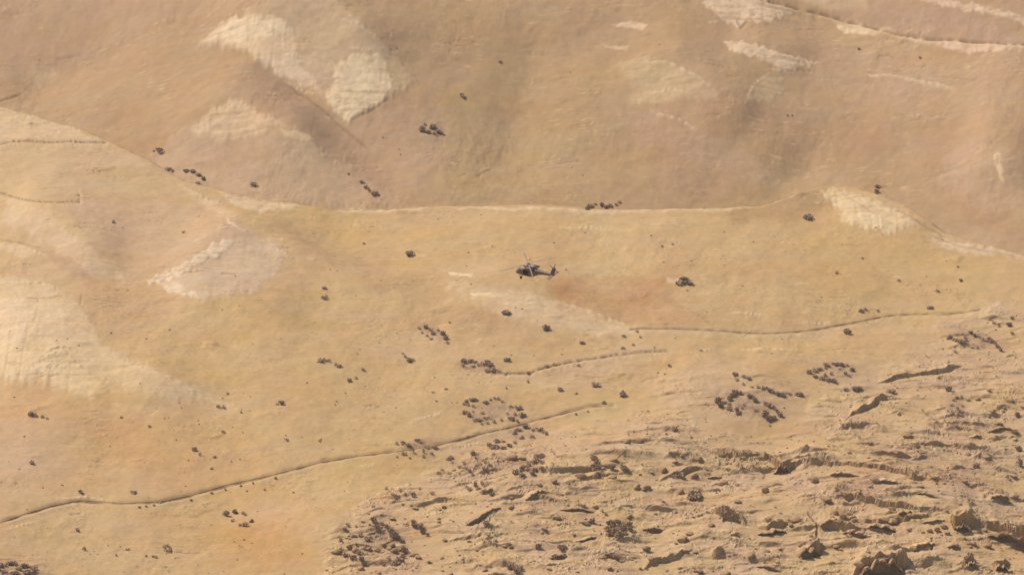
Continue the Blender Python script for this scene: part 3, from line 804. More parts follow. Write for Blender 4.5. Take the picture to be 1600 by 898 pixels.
def simple_mat(name, c, var=.25, scale=1.2, rough=.92, bump=.4, spec=.15, metal=0.0, dist=.08):
    m, t, b = new_mat(name, rough, spec)
    N = t.nodes; L = t.links
    tc = N.new("ShaderNodeTexCoord"); n = N.new("ShaderNodeTexNoise")
    n.inputs["Scale"].default_value = scale; n.inputs["Detail"].default_value = 6
    L.new(tc.outputs["Object"], n.inputs["Vector"])
    oi = N.new("ShaderNodeObjectInfo")
    cr = N.new("ShaderNodeValToRGB")
    c = np.array(c)
    cr.color_ramp.elements[0].position = .3; cr.color_ramp.elements[1].position = .7
    cr.color_ramp.elements[0].color = (*np.clip(c * (1 - var), 0, 1), 1)
    cr.color_ramp.elements[1].color = (*np.clip(c * (1 + var), 0, 1), 1)
    L.new(n.outputs["Fac"], cr.inputs[0])
    hs = N.new("ShaderNodeHueSaturation")
    mr = N.new("ShaderNodeMapRange"); mr.inputs[3].default_value = 1 - var * .8; mr.inputs[4].default_value = 1 + var * .8
    L.new(oi.outputs["Random"], mr.inputs[0]); L.new(mr.outputs[0], hs.inputs["Value"])
    L.new(cr.outputs[0], hs.inputs["Color"]); L.new(hs.outputs[0], b.inputs["Base Color"])
    b.inputs["Metallic"].default_value = metal
    if bump:
        bp = N.new("ShaderNodeBump"); bp.inputs["Strength"].default_value = bump; bp.inputs["Distance"].default_value = dist
        n2 = N.new("ShaderNodeTexNoise"); n2.inputs["Scale"].default_value = scale * 3; n2.inputs["Detail"].default_value = 5
        L.new(tc.outputs["Object"], n2.inputs["Vector"])
        L.new(n2.outputs["Fac"], bp.inputs["Height"]); L.new(bp.outputs[0], b.inputs["Normal"])
    return m


M_GROUND = earth_material()
M_SHRUB = simple_mat("dry_shrub_leaves", (.40, .27, .19), .28, 3, bump=0)
M_STEM = simple_mat("dry_shrub_wood", (.2, .15, .11), .2, 4, bump=0)
M_ROCK = simple_mat("pale_limestone", alb((196, 164, 128)), .16, .8)
M_ROCKD = simple_mat("weathered_limestone", alb((180, 147, 114)), .2, .8)
M_VARN = simple_mat("dark_weathered_rock", (.15, .108, .08), .3, .9)
M_PATH = simple_mat("trodden_soil", alb((164, 134, 102)), .15, .5, dist=.03)
M_HAZE = None

# ------------------------------------------------------------------ mesh helpers
def mesh_np(name, verts, faces, smooth=False):
    me = bpy.data.meshes.new(name)
    me.from_pydata([tuple(v) for v in verts], [], [tuple(f) for f in faces])
    me.validate()
    if smooth:
        me.polygons.foreach_set("use_smooth", [True] * len(me.polygons))
    me.update()
    return me


def obj(name, me, mat=None, parent=None, loc=None):
    o = bpy.data.objects.new(name, me)
    COL.objects.link(o)
    if mat is not None and me is not None and not me.materials:
        me.materials.append(mat)
    if parent is not None: o.parent = parent
    if loc is not None: o.location = loc
    return o


def tag(o, label, cat, group=None):
    o["label"] = label; o["category"] = cat
    if group: o["group"] = group


# ------------------------------------------------------------------ the ground sheet
print("ground mesh")
me = bpy.data.meshes.new("ground")
nv = NX * NY
co = np.empty((nv, 3), np.float32)
co[:, 0] = XX.ravel(); co[:, 1] = YY.ravel(); co[:, 2] = Z.ravel()
me.vertices.add(nv); me.vertices.foreach_set("co", co.ravel())
idx = np.arange(nv, dtype=np.int32).reshape(NY, NX)
quads = np.stack([idx[:-1, :-1], idx[:-1, 1:], idx[1:, 1:], idx[1:, :-1]], -1).reshape(-1, 4)
nf = len(quads)
me.loops.add(nf * 4); me.loops.foreach_set("vertex_index", quads.ravel())
me.polygons.add(nf)
me.polygons.foreach_set("loop_start", np.arange(0, nf * 4, 4, dtype=np.int32))
rk = np.zeros(XX.shape, np.float32); rk[sel] = rstr
flat = rk[:-1, :-1].ravel() > 0.3
me.update(calc_edges=True)
me.polygons.foreach_set("use_smooth", ~flat)
ca = me.attributes.new("soil", 'FLOAT_COLOR', 'POINT')
ca.data.foreach_set("color", ALB.reshape(-1, 4).ravel())
me.update()
g = obj("ground", me, M_GROUND)
g["kind"] = "structure"
print("ground quads", nf)

# ------------------------------------------------------------------ footpaths laid in their grooves
def path_mesh(key, width_px):
    pts = PATHS[key]
    res = []
    for a, b in zip(pts, pts[1:]):
        n = max(2, int(math.hypot(b[0] - a[0], b[1] - a[1]) / 4))
        for k in range(n):
            t = k / n
            res.append((a[0] + (b[0] - a[0]) * t, a[1] + (b[1] - a[1]) * t))
    P = []
    for u, v in res:
        if u < -25 or u > 1625 or v < -5: continue
        P.append(at(u, v))
    vs, fs = [], []
    for i, p in enumerate(P):
        q0 = P[max(i - 1, 0)]; q1 = P[min(i + 1, len(P) - 1)]
        d = Vector((q1.x - q0.x, q1.y - q0.y, 0)).normalized()
        nrm = Vector((-d.y, d.x, 0))
        w_ = width_px * px(p) * random.uniform(.7, 1.15)
        for k, (o_, lift_) in enumerate([(-1.0, -.5), (-.7, .0), (0, .07), (.7, .0), (1.0, -.5)]):
            q_ = p + nrm * (o_ * w_)
            vs.append((q_.x, q_.y, float(ground(q_.x, q_.y)) + lift_ + .05))
        if i:
            b_ = 5 * i; a_ = b_ - 5
            for k in range(4): fs.append((a_ + k, b_ + k, b_ + k + 1, a_ + k + 1))
    return mesh_np("path", vs, fs, True)


for key, wp in [("long", 2.0), ("mid", 1.2), ("right", 1.1)]:
    o = obj("path", path_mesh(key, wp), M_PATH)
    o["kind"] = "structure"

# ------------------------------------------------------------------ shrubs and rocks: a few shapes each, placed one by one
def ico(sub):
    import bmesh
    bm = bmesh.new(); bmesh.ops.create_icosphere(bm, subdivisions=sub, radius=1.0)
    v = np.array([list(x.co) for x in bm.verts]); f = [[y.index for y in x.verts] for x in bm.faces]
    bm.free(); return v, f


ICO_V, ICO_F = ico(2)
ICO3_V, ICO3_F = ico(3)


def rock_mesh(seed, squat=.7, sub3=False):
    r = np.random.default_rng(seed)
    V_, F_f = (ICO3_V, ICO3_F) if sub3 else (ICO_V, ICO_F)
    v = V_.copy()
    for _ in range(9):                                  # split faces: planes shave the ball into a blocky stone
        n = r.normal(size=3); n[2] *= .7; n /= np.linalg.norm(n)
        d = r.uniform(.52, .85)
        k = v @ n
        v -= np.outer(np.maximum(k - d, 0), n)
    v += r.normal(scale=.035, size=v.shape)
    v[:, 2] *= squat
    v /= np.abs(v[:, :2]).max()
    v *= .5                                             # unit wide
    return mesh_np("rock_shape", v, F_f)


def leaf_mesh(seed, n=190):
    """an open dome of small leaf tufts, one unit wide"""
    r = np.random.default_rng(seed)
    vs, fs = [], []
    lobes = [(r.uniform(-.26, .26), r.uniform(-.26, .26), r.uniform(.12, .3), r.uniform(.17, .28)) for _ in range(6)]
    for i in range(n):
        lx, ly, lz, lr = lobes[i % 6]
        d = r.normal(size=3); d /= np.linalg.norm(d)
        c = np.array([lx, ly, lz]) + d * lr * r.uniform(.45, 1.0)
        c[2] = max(c[2], .02)
        a = r.normal(size=3); a /= np.linalg.norm(a)
        b = np.cross(a, r.normal(size=3)); b /= np.linalg.norm(b)
        s = r.uniform(.045, .085)
        k = len(vs)
        vs += [c - a * s - b * s * .5, c + a * s - b * s * .3, c + a * s * .7 + b * s, c - a * s * .6 + b * s * .8]
        fs.append((k, k + 1, k + 2, k + 3))
    return mesh_np("shrub_leaves", vs, fs)


def stem_mesh(seed):
    r = np.random.default_rng(seed)
    vs, fs = [], []
    for i in range(9):
        az = r.uniform(0, 2 * math.pi); le = r.uniform(.25, .45)
        p0 = np.array([r.uniform(-.06, .06), r.uniform(-.06, .06), -.06])
        p1 = p0 + np.array([math.cos(az) * le * .7, math.sin(az) * le * .7, le])
        k = len(vs)
        for p, w_ in ((p0, .022), (p1, .008)):
            for q_ in range(3):
                an = q_ * 2.094
                vs.append(p + np.array([math.cos(an) * w_, math.sin(an) * w_, 0]))
        for q_ in range(3):
            fs.append((k + q_, k + (q_ + 1) % 3, k + 3 + (q_ + 1) % 3, k + 3 + q_))
    return mesh_np("shrub_stems", vs, fs)


LEAVES = [leaf_mesh(i, 230) for i in range(6)]
LEAVES_S = [leaf_mesh(20 + i, 90) for i in range(4)]
STEMS = [stem_mesh(i) for i in range(3)]
for m_ in LEAVES + LEAVES_S: m_.materials.append(M_SHRUB)
for m_ in STEMS: m_.materials.append(M_STEM)
ROCKS = [rock_mesh(i, .75) for i in range(10)]
ROCKS_D = []
for m_ in ROCKS:
    c_ = m_.copy(); c_.materials.append(M_VARN); ROCKS_D.append(c_)
    m_.materials.append(M_ROCK if random.random() < .6 else M_ROCKD)

RS = random.Random(5)
COUNTS = {"shrub": 0}


def put_shrub(u, v, wp, hp, sink=.05):
    p = at(u, v + hp * .35)
    m = px(p)
    sx = wp * m * 1.5
    sz = max(hp * m * .85, sx * .32)
    sy = max(sx * .8, hp * m * 1.2)
    COUNTS["shrub"] += 1
    rot = RS.uniform(-.4, .4) if abs(sx - sy) > .3 * sx else RS.uniform(0, 6.28)
    loc = (p.x, p.y, float(ground(p.x, p.y)) - sink * sz)
    if wp >= 13:
        root = obj("desert_shrub", None, None, None, loc)
        root.rotation_euler.z = rot
        f = obj("foliage", RS.choice(LEAVES), None, root); f.scale = (sx, sy, sz / .5)
        s = obj("stems", RS.choice(STEMS), None, root); s.scale = (sx, sy, sz / .5)
        return root
    me_ = RS.choice(LEAVES) if wp > 7 else RS.choice(LEAVES_S)
    o = obj("desert_shrub", me_, None, None, loc)
    o.scale = (sx, sy, sz / .5); o.rotation_euler.z = rot
    return o


def put_rock(u, v, wp, hp, dark=False, name="boulder", sink=.3):
    p = at(u, v + hp * .3)
    m = px(p)
    o = obj(name, RS.choice(ROCKS_D if dark else ROCKS), None, None)
    sx = wp * m; sz = hp * m / .75; sy = sx * RS.uniform(.7, 1.2)
    o.scale = (sx, sy, sz)
    o.rotation_euler = (RS.uniform(-.2, .2), RS.uniform(-.2, .2), RS.uniform(-.5, .5) + (math.pi if RS.random() < .5 else 0))
    o.location = (p.x, p.y, float(ground(p.x, p.y)) + sz * .375 * (1 - 2 * sink))
    return o


ORD = ["first", "second", "third", "fourth", "fifth", "sixth", "seventh", "eighth", "ninth", "tenth", "eleventh", "twelfth"]
NTH = ["leftmost", "second from the left", "third from the left", "fourth from the left", "fifth from the left", "sixth from the left",
       "seventh from the left", "eighth from the left"]


CLUMPS = []


def cluster(*a):
    CLUMPS.append(a)


SMALL = []


def plant_clump(items, where, group, cut):
    """items (u, v, width px, height px): one thing each, described by its place in the clump; the smallest are left to the undergrowth"""
    what = "dark brown shrub"
    keep = [it for it in items if it[2] * it[3] >= cut]
    SMALL.extend(it for it in items if it[2] * it[3] < cut)
    order = sorted([(it, put_shrub(*it)) for it in keep], key=lambda t: t[0][0])
    n = len(order)
    if n == 0: return
    if n == 1:
        tag(order[0][1], "%s %s" % (what, where), "shrub", group); return
    big = max(range(n), key=lambda i: order[i][0][2] * order[i][0][3])
    top = min(range(n), key=lambda i: order[i][0][1])
    low = max(range(n), key=lambda i: order[i][0][1])
    for i, (it, o) in enumerate(order):
        if n <= 5: d = NTH[i] if i < n - 1 else "rightmost"
        elif i == 0: d = "leftmost"
        elif i == n - 1: d = "rightmost"
        elif i == big: d = "largest"
        elif i == top: d = "uppermost"
        elif i == low: d = "lowest"
        elif i == 1: d = "second from left"
        elif i == n - 2: d = "second from right"
        else: d = None
        if d is None: tag(o, "dark shrub %s" % where, "shrub", group)
        else: tag(o, "%s shrub %s" % (d, where), "shrub", group)


def chain(pts, wp, hp, n, jit=1.5):
    """n shrubs along a curved row"""
    tot = [0]
    for a, b in zip(pts, pts[1:]): tot.append(tot[-1] + math.hypot(b[0] - a[0], b[1] - a[1]))
    out = []
    for k in range(n):
        s = tot[-1] * (k / max(n - 1, 1))
        u = np.interp(s, tot, [p[0] for p in pts]); v = np.interp(s, tot, [p[1] for p in pts])
        f = RS.uniform(.75, 1.2)
        out.append((float(u) + RS.uniform(-jit, jit), float(v) + RS.uniform(-jit, jit) * .6, wp * f, hp * f))
    return out


print("shrub clumps")
GS = "dark desert shrubs"
cluster([(660, 201, 10, 11), (668, 206, 9, 6), (676, 196, 11, 8), (686, 206, 12, 6), (663, 194, 6, 4), (679, 208, 8, 5)],
        "in the small clump high on the far slope", "shrubs of the clump on the far slope")
cluster([(565, 284, 8, 6), (572, 292, 8, 6), (576, 297, 7, 5), (583, 302, 13, 6), (590, 303, 7, 4)],
        "in the slanting row above the brow, left of centre", "shrubs of the slanting row")
cluster(chain([(917, 325), (926, 319), (936, 317), (946, 323), (958, 320), (968, 315)], 8, 6, 8, 1),
        "in the zigzag row just above the pale brow", "shrubs of the zigzag row on the brow")
cluster([(248, 234, 12, 7), (254, 238, 8, 5), (240, 236, 5, 4)], "at the foot of the pale slope in the upper left", "shrubs below the upper left slope")
cluster([(262, 264, 11, 5), (270, 267, 7, 3)] + chain([(292, 266), (302, 268), (311, 273), (318, 278)], 8, 5, 4, .5) + [(310, 287, 9, 4)],
        "in the arched row under the left brow", "shrubs of the arched row")
cluster(chain([(655, 512), (668, 509), (674, 515)], 8, 6, 3, .5) + chain([(660, 519), (668, 525), (674, 529)], 7, 5, 3, .5) +
        chain([(678, 520), (684, 515), (693, 521), (699, 530), (700, 534)], 8, 7, 5, .5),
        "in the long clump on the pale rise left of centre", "shrubs of the long clump left of centre")
cluster([(725, 564, 9, 8), (724, 570, 7, 6), (734, 563, 10, 6), (743, 565, 8, 5), (740, 572, 7, 4), (748, 570, 7, 5), (760, 566, 13, 10), (767, 569, 10, 9),
         (772, 578, 14, 6), (762, 579, 10, 4)],
        "in the double clump left of the upper path", "shrubs of the double clump")
cluster(chain([(1267, 580), (1280, 576), (1292, 574), (1294, 568), (1306, 567), (1316, 569)], 9, 6, 8, 1) + [(1323, 570, 7, 5), (1331, 577, 8, 8), (1320, 582, 7, 7)] +
        chain([(1276, 588), (1288, 592), (1303, 594)], 9, 7, 5, 1) + [(1290, 585, 7, 8), (1299, 583, 6, 6), (1326, 586, 6, 5), (1312, 576, 5, 4)],
        "in the round thicket on the right", "shrubs of the round thicket on the right")
cluster([(1122, 624, 12, 12), (1126, 632, 10, 10), (1133, 628, 7, 4)] + chain([(1140, 630), (1140, 618), (1148, 612), (1156, 613)], 9, 9, 5, .6) +
        [(1142, 638, 10, 8), (1150, 639, 11, 11), (1152, 645, 8, 6), (1172, 618, 12, 8), (1180, 624, 9, 9), (1164, 632, 8, 5), (1158, 636, 6, 5), (1182, 641, 9, 4)] +
        chain([(1196, 630), (1206, 634), (1214, 640), (1218, 648)], 9, 7, 5, .6) + [(1196, 645, 13, 12), (1203, 652, 13, 10), (1210, 652, 9, 7)],
        "in the large ring of shrubs right of centre", "shrubs of the large ring")
cluster(chain([(1150, 584), (1162, 587), (1171, 590)], 9, 6, 3, .5) + chain([(1152, 592), (1160, 599), (1174, 604)], 7, 4, 3, .5) +
        chain([(1184, 604), (1196, 605), (1208, 611), (1222, 616)], 9, 6, 7, .6) + [(1233, 615, 7, 5), (1247, 615, 11, 8), (1253, 616, 8, 6)],
        "in the long slanting row above the large ring", "shrubs of the long slanting row")
cluster([(1317 + 6, 608, 9, 5), (1335, 607, 14, 9), (1343, 605, 9, 7)], "beside the round thicket on its lower right", "shrubs below the round thicket")
cluster(chain([(1484, 526), (1492, 531), (1500, 532), (1508, 530)], 9, 6, 5, .5) + [(1509, 526, 7, 6), (1508, 535, 7, 6)] +
        chain([(1515, 519), (1522, 523), (1529, 526)], 8, 5, 3, .5) + chain([(1545, 530), (1554, 534), (1560, 541), (1562, 546)], 9, 7, 5, .5) +
        [(1537, 530, 7, 6), (1519, 543, 7, 4), (1526, 542, 7, 5), (1493, 549, 6, 5)],
        "in the broken ring near the right edge", "shrubs of the broken ring near the right edge")
cluster(chain([(1547, 499), (1553, 504), (1560, 509)], 8, 5, 3, .4) + [(1575, 507, 10, 8), (1580, 496, 9, 4), (1581, 520, 7, 7)],
        "in the loose group above the broken ring", "shrubs above the broken ring")
cluster(chain([(724, 630), (730, 625), (742, 624)], 9, 5, 4, .5) + [(731, 632, 7, 4), (739, 634, 7, 5), (727, 643, 10, 7), (734, 648, 10, 7), (740, 642, 5, 4)] +
        chain([(742, 656), (752, 654), (764, 652)], 9, 5, 4, .5) + chain([(752, 661), (762, 660), (772, 659)], 7, 4, 3, .5) +
        chain([(759, 627), (768, 622), (778, 621), (785, 627)], 7, 5, 5, .5) + [(797, 634, 7, 4), (810, 636, 12, 6), (804, 646, 7, 6), (815, 647, 13, 6), (772, 658, 5, 6),
         (784, 655, 6, 5), (797, 653, 11, 6), (808, 657, 7, 6), (755, 645, 7, 3), (792, 646, 6, 3)],
        "in the wide thicket above the long path", "shrubs of the wide thicket above the path")
cluster([(620, 692, 8, 5), (629, 691, 9, 5), (638, 694, 10, 6), (651, 687, 9, 5), (656, 690, 7, 4), (631, 708, 9, 4), (646, 704, 5, 8), (661, 703, 5, 8),
         (668, 698, 9, 6), (680, 698, 9, 5), (662, 712, 7, 5), (674, 708, 8, 5)],
        "in the ragged clump the long path runs through", "shrubs the long path runs through")
cluster([(765, 694, 9, 7), (773, 698, 13, 5), (788, 699, 11, 5), (797, 695, 9, 6), (776, 689, 11, 5), (786, 689, 8, 4)] +
        chain([(832, 671), (840, 669), (848, 672), (855, 677)], 9, 6, 5, .4) + [(830, 682, 10, 4), (815, 683, 9, 5), (804, 676, 9, 6), (820, 666, 13, 5), (808, 671, 10, 6), (804, 691, 8, 4)],
        "in the thicket below the end of the long path", "shrubs below the end of the path")
cluster([(700, 716, 9, 5), (706, 714, 8, 6), (706, 722, 7, 4), (684, 738, 8, 5), (691, 734, 7, 4), (702, 739, 7, 5), (718, 729, 9, 4), (725, 724, 9, 4),
         (727, 731, 9, 4), (734, 734, 6, 6), (737, 740, 6, 6), (740, 707, 9, 9), (743, 714, 5, 6), (745, 727, 7, 6), (756, 731, 8, 5), (754, 736, 5, 6),
         (757, 721, 8, 5), (765, 725, 8, 5), (773, 731, 9, 4)],
        "in the loose scatter at the top of the rock field", "shrubs scattered at the top of the rock field")
cluster([(604, 763, 7, 6), (619, 776, 12, 11), (614, 772, 7, 6), (627, 765, 8, 5), (633, 771, 6, 6), (646, 773, 13, 10), (656, 763, 7, 5), (676, 770, 7, 6)],
        "in the row on the left rim of the rock field", "shrubs on the left rim of the rock field")
cluster([(584, 812, 14, 13), (589, 822, 12, 11), (597, 818, 8, 8), (605, 821, 8, 8), (610, 829, 12, 11), (616, 836, 16, 14), (629, 845, 8, 7),
         (632, 858, 11, 13), (632, 868, 10, 9), (617, 878, 16, 10), (624, 873, 10, 8), (606, 871, 6, 6), (618, 861, 8, 8), (576, 840, 12, 8), (563, 834, 7, 10),
         (534, 843, 10, 6), (520, 863, 8, 6), (530, 861, 13, 8), (540, 866, 12, 8), (550, 869, 11, 8), (562, 862, 9, 9), (566, 872, 8, 10), (569, 881, 6, 9),
         (543, 820, 9, 4), (556, 822, 6, 4), (547, 841, 6, 4), (600, 882, 6, 5)],
        "in the densest thicket at the lower left of the rock field", "shrubs of the densest thicket")
cluster([(644, 814, 8, 8), (637, 818, 7, 7), (648, 820, 10, 10), (656, 822, 12, 11), (662, 828, 11, 11), (667, 834, 7, 7)],
        "in the slanting clump right of the densest thicket", "shrubs right of the densest thicket")
cluster([(728, 760, 8, 5), (734, 763, 10, 6), (744, 756, 9, 8), (753, 752, 6, 10), (757, 768, 14, 7), (766, 765, 10, 8), (768, 772, 8, 6), (773, 770, 9, 4), (747, 763, 9, 6)],
        "in the forked clump below the scatter of shrubs", "shrubs of the forked clump")
cluster(chain([(806, 736), (818, 731), (828, 725), (838, 718), (845, 712)], 13, 10, 7, 1.5) + [(847, 722, 8, 8), (845, 730, 8, 7), (830, 738, 12, 8), (816, 742, 10, 8), (836, 732, 10, 7)],
        "in the dark wedge of shrubs left of the rocky slope", "shrubs of the dark wedge")
cluster([(928, 715, 13, 9), (933, 721, 9, 8), (932, 731, 17, 12), (933, 741, 12, 9), (956, 730, 13, 10), (975, 730, 12, 10), (979, 733, 9, 7)],
        "in the group of round bushes on the rocky slope", "round bushes on the rocky slope")
cluster([(1053, 670, 9, 7), (1042, 677, 5, 5)], "at the upper edge of the rock field", "pair at the upper rock edge")
cluster([(953, 818, 16, 14), (963, 815, 18, 14), (972, 822, 16, 16), (958, 828, 18, 14), (966, 834, 14, 12), (949, 825, 10, 12), (975, 832, 10, 10)],
        "in the big round bush clump among the rocks", "big round bush clump")
cluster([(983, 818, 11, 11), (985, 825, 10, 9)], "just right of the big bush clump", "pair beside the big bush clump")
cluster([(926, 814, 9, 11), (947, 802, 6, 6), (941, 797, 6, 5)], "just left of the big bush clump", "bushes left of the big clump")
cluster([(910, 790, 13, 6), (904, 788, 8, 5)], "on a ledge above the big bush clump", "pair on a ledge")
cluster([(797, 884, 12, 10), (806, 889, 16, 12), (814, 886, 10, 10)], "at the bottom edge below the rocky slope", "bushes at the bottom edge")
cluster([(1496, 621, 8, 6), (1502, 619, 7, 5), (1491, 624, 7, 5), (1513, 625, 8, 4), (1488, 633, 8, 5), (1496, 637, 7, 6), (1505, 634, 6, 4), (1500, 641, 7, 5),
         (1489, 645, 7, 7), (1498, 647, 7, 6), (1504, 648, 7, 4)],
        "in the knot of small bushes near the right edge", "knot of small bushes")
cluster([(1588, 646, 8, 9), (1586, 675, 12, 7), (1576, 670, 6, 6), (1592, 700, 12, 12), (1596, 722, 10, 14)], "down the right edge of the frame", "bushes down the right edge")
cluster([(4, 882, 12, 8), (14, 880, 12, 7), (23, 879, 11, 8), (37, 883, 12, 8), (30, 888, 11, 6), (48, 889, 14, 8), (54, 887, 9, 6), (8, 893, 12, 5), (24, 894, 12, 5), (42, 894, 10, 6), (-1, 889, 8, 6)],
        "in the thicket in the lower left corner", "shrubs of the corner thicket")
cluster([(354, 801, 11, 11), (367, 799, 8, 8), (379, 801, 7, 5), (384, 803, 6, 5), (363, 812, 7, 5), (384, 818, 11, 8), (393, 813, 8, 6), (374, 819, 7, 5)],
        "in the small ring on the orange sand", "shrubs of the small sand ring")
cluster(chain([(257, 853), (262, 851), (268, 856), (266, 861), (259, 859)], 6, 5, 6, .3), "in the little ring by the bottom left", "shrubs of the little ring")
cluster([(238, 868, 6, 4), (244, 869, 7, 3), (229, 867, 5, 4)], "under the little ring", "shrubs under the little ring")
cluster([(50, 646, 11, 9), (55, 648, 7, 6), (67, 650, 8, 5), (74, 653, 6, 3)], "on the pale sand at the left edge", "shrubs at the left edge")
cluster([(503, 562, 11, 6), (513, 563, 8, 5), (525, 568, 7, 6), (530, 571, 9, 6)], "in the short row left of the long clump", "shrubs of the short row")
cluster([(547, 593, 9, 6), (555, 590, 7, 3), (568, 577, 7, 6)], "below the short row of shrubs", "shrubs below the short row")
cluster([(641, 562, 13, 8), (634, 556, 7, 5), (629, 552, 5, 3)], "midway between the long clump and the double clump", "shrubs between two clumps")
cluster([(303, 701, 8, 8), (313, 709, 6, 6), (336, 713, 6, 5), (331, 731, 6, 4)], "on the sand above the bend of the path", "shrubs above the path bend")
cluster([(341, 635, 8, 4), (350, 636, 8, 2.5), (377, 643, 5, 4), (355, 614, 6, 4)], "high on the sand hollow", "shrubs high on the sand hollow")
cluster([(438, 629, 10, 8), (434, 631, 6, 4), (447, 686, 7, 6), (499, 688, 5, 4), (348, 674, 8, 5)], "on the open sand left of the short row", "shrubs on the open sand")
cluster([(855, 571, 8, 5), (866, 569, 7, 4), (826, 582, 8, 6), (825, 595, 6, 5), (790, 585, 5, 4), (903, 570, 7, 5)], "along the upper path", "shrubs along the upper path")
cluster([(1371, 291, 9, 6), (1369, 298, 8, 7)], "behind the pale spur on the right", "pair behind the pale spur")
cluster([(1346, 485, 10, 6), (1353, 483, 8, 5), (1371, 485, 6, 5)], "above the right hand path", "shrubs above the right hand path")
cluster([(974, 525, 8, 4), (972, 543, 8, 5), (990, 538, 6, 4), (996, 517, 7, 4), (1001, 526, 5, 4)], "around the start of the right hand path", "shrubs at the path start")

singles = [
    (722, 149, 11, 8, "lone dark shrub high on the far slope above the small clump"),
    (782, 96, 6, 5, "tiny lone shrub near the top centre of the far slope"),
    (544, 271, 5, 4, "tiny shrub just above the slanting row of shrubs"),
    (1230, 180, 4, 3, "tiny left shrub of the pair below the chalk tongue"),
    (1237, 180, 4, 3, "tiny right shrub of the pair below the chalk tongue"),
    (1437, 90, 5, 5, "tiny shrub just under the pale far track"),
    (1341, 76, 6, 5, "tiny shrub between the two pale patches at the top right"),
    (639, 398, 16, 5, "flat wide shrub on the slope left of the helicopter"),
    (852, 510, 14, 9, "dark round shrub on the pale spur below the helicopter"),
    (792, 489, 13, 6, "flat dark shrub on the pale spur, lower left of the helicopter"),
    (1068, 440, 22, 8, "long low dark shrub beside a pale patch, right of the helicopter"),
    (508, 465, 11, 4, "flat shrub on the left slope above the yellow sand"),
    (507, 450, 8, 3, "faint flat shrub just above another flat shrub on the left slope"),
    (1325, 518, 11, 10, "single round dark shrub below the right hand path"),
    (1263, 340, 17, 5, "thin tilted shrub left of the chalk spur"),
    (1307, 425, 6, 6, "small shrub alone in the middle of the right hand sand"),
    (1405, 437, 6, 6, "small round shrub on the sand under the chalk spur"),
    (1466, 454, 6, 8, "small upright shrub near the right end of the sand slope"),
    (1452, 480, 10, 5, "flat shrub just above the right end of the right hand path"),
    (1347, 403, 5, 4, "faint small shrub on the sand below the chalk spur"),
    (1496, 416, 6, 4, "small shrub below the pale strip at the right"),
    (1500, 437, 8, 4, "pale low shrub near the right edge above the path"),
    (1035, 384, 4, 5, "tiny shrub on the sand upper right of the helicopter"),
    (1051, 381, 4, 4, "second tiny shrub on the sand upper right of the helicopter"),
    (568, 380, 5, 4, "tiny shrub on the yellow slope below the left brow"),
    (702, 503, 5, 4, "tiny shrub on the orange crease left of the pale spur"),
    (910, 535, 9, 5, "small shrub on the sand between helicopter and upper path"),
    (791, 561, 11, 7, "tilted dark shrub right of the double clump"),
    (398, 288, 11, 4, "flat shrub on the far slope just above the left brow"),
    (287, 362, 6, 4, "small shrub on the left plateau above the chalk spur"),
    (178, 347, 8, 4, "small shrub beside a pale stone on the left plateau"),
    (50, 722, 11, 4, "flat shrub alone on the pale sand at the far left"),
    (38, 681, 4, 3, "tiny shrub on the pale sand at the far left"),
    (126, 768, 11, 5, "faint shrub just above the kink in the long path"),
    (207, 768, 10, 5, "dark flat shrub just above the long path at the left"),
    (189, 651, 6, 4, "small shrub near the top left of the orange sand"),
    (234, 665, 6, 5, "small shrub with a pale stone on the orange sand"),
    (122, 827, 6, 9, "small upright shrub below the long path at the lower left"),
    (131, 855, 6, 9, "upright shrub below another one at the lower left"),
    (199, 857, 7, 4, "small shrub left of the little ring of shrubs"),
    (182, 866, 5, 5, "tiny shrub furthest left of the little ring"),
    (413, 764, 5, 4, "tiny shrub above right of the small sand ring"),
    (458, 768, 4, 4, "tiny shrub on the orange sand right of the small sand ring"),
    (676, 612, 5, 3.5, "tiny shrub left above the wide thicket"),
    (696, 607, 7, 4, "small shrub upper left of the wide thicket"),
    (682, 626, 4, 4, "tiny shrub close left of the wide thicket"),
    (791, 605, 5, 4, "tiny shrub above the right end of the wide thicket"),
    (931, 600, 14, 6, "flat dark shrub above the end of the long path"),
    (875, 608, 10, 6, "small shrub on the sand above the long path, right of the wide thicket"),
    (901, 614, 6, 4, "tiny shrub on the sand above the end of the long path"),
    (943, 628, 8, 4, "small shrub touching the bend at the end of the long path"),
    (975, 617, 16, 6, "flat shrub on the pale ground right of the end of the path"),
    (1046, 570, 7, 5, "small shrub below the right end of the upper path"),
    (1095, 547, 7, 4, "small shrub beside pale stones right of the upper path"),
    (1480, 607, 12, 9, "round dark bush on the smooth ground near the right edge"),
    (1393, 611, 14, 7, "dark bush on a rocky rise left of the round dark bush"),
    (1432, 698, 10, 9, "dark round bush on the right part of the rocky slope"),
    (1525, 727, 13, 12, "dark bush in a hollow near the right edge"),
    (1058, 741, 17, 12, "rounded bush with a pale rim in the middle of the rocky slope"),
    (841, 852, 9, 11, "small round bush at the bottom of the rocky slope, left"),
    (880, 853, 13, 10, "dark bush in a hollow below the big bush clump"),
    (1083, 773, 21, 10, "dark bush in the shade of a rounded rock shoulder"),
    (762, 816, 11, 8, "dark bush on the smooth slope left of the rocks"),
    (671, 878, 8, 5, "small green bush on the smooth lower slope"),
    (774, 843, 7, 5, "small bush at the foot of the smooth slope"),
    (796, 849, 8, 6, "small bush beside pale stones at the foot of the smooth slope"),
    (1203, 664, 4, 4, "tiny shrub on the brown flat below the large ring"),
    (1320, 665, 10, 4, "flat shrub on the brown flat below the large ring"),
    (584, 790, 7, 5, "small shrub between the left rim row and the densest thicket"),
]
for u, v, wp, hp, lb in singles:
    tag(put_shrub(u, v, wp, hp), lb, "shrub", "single shrubs on open ground")
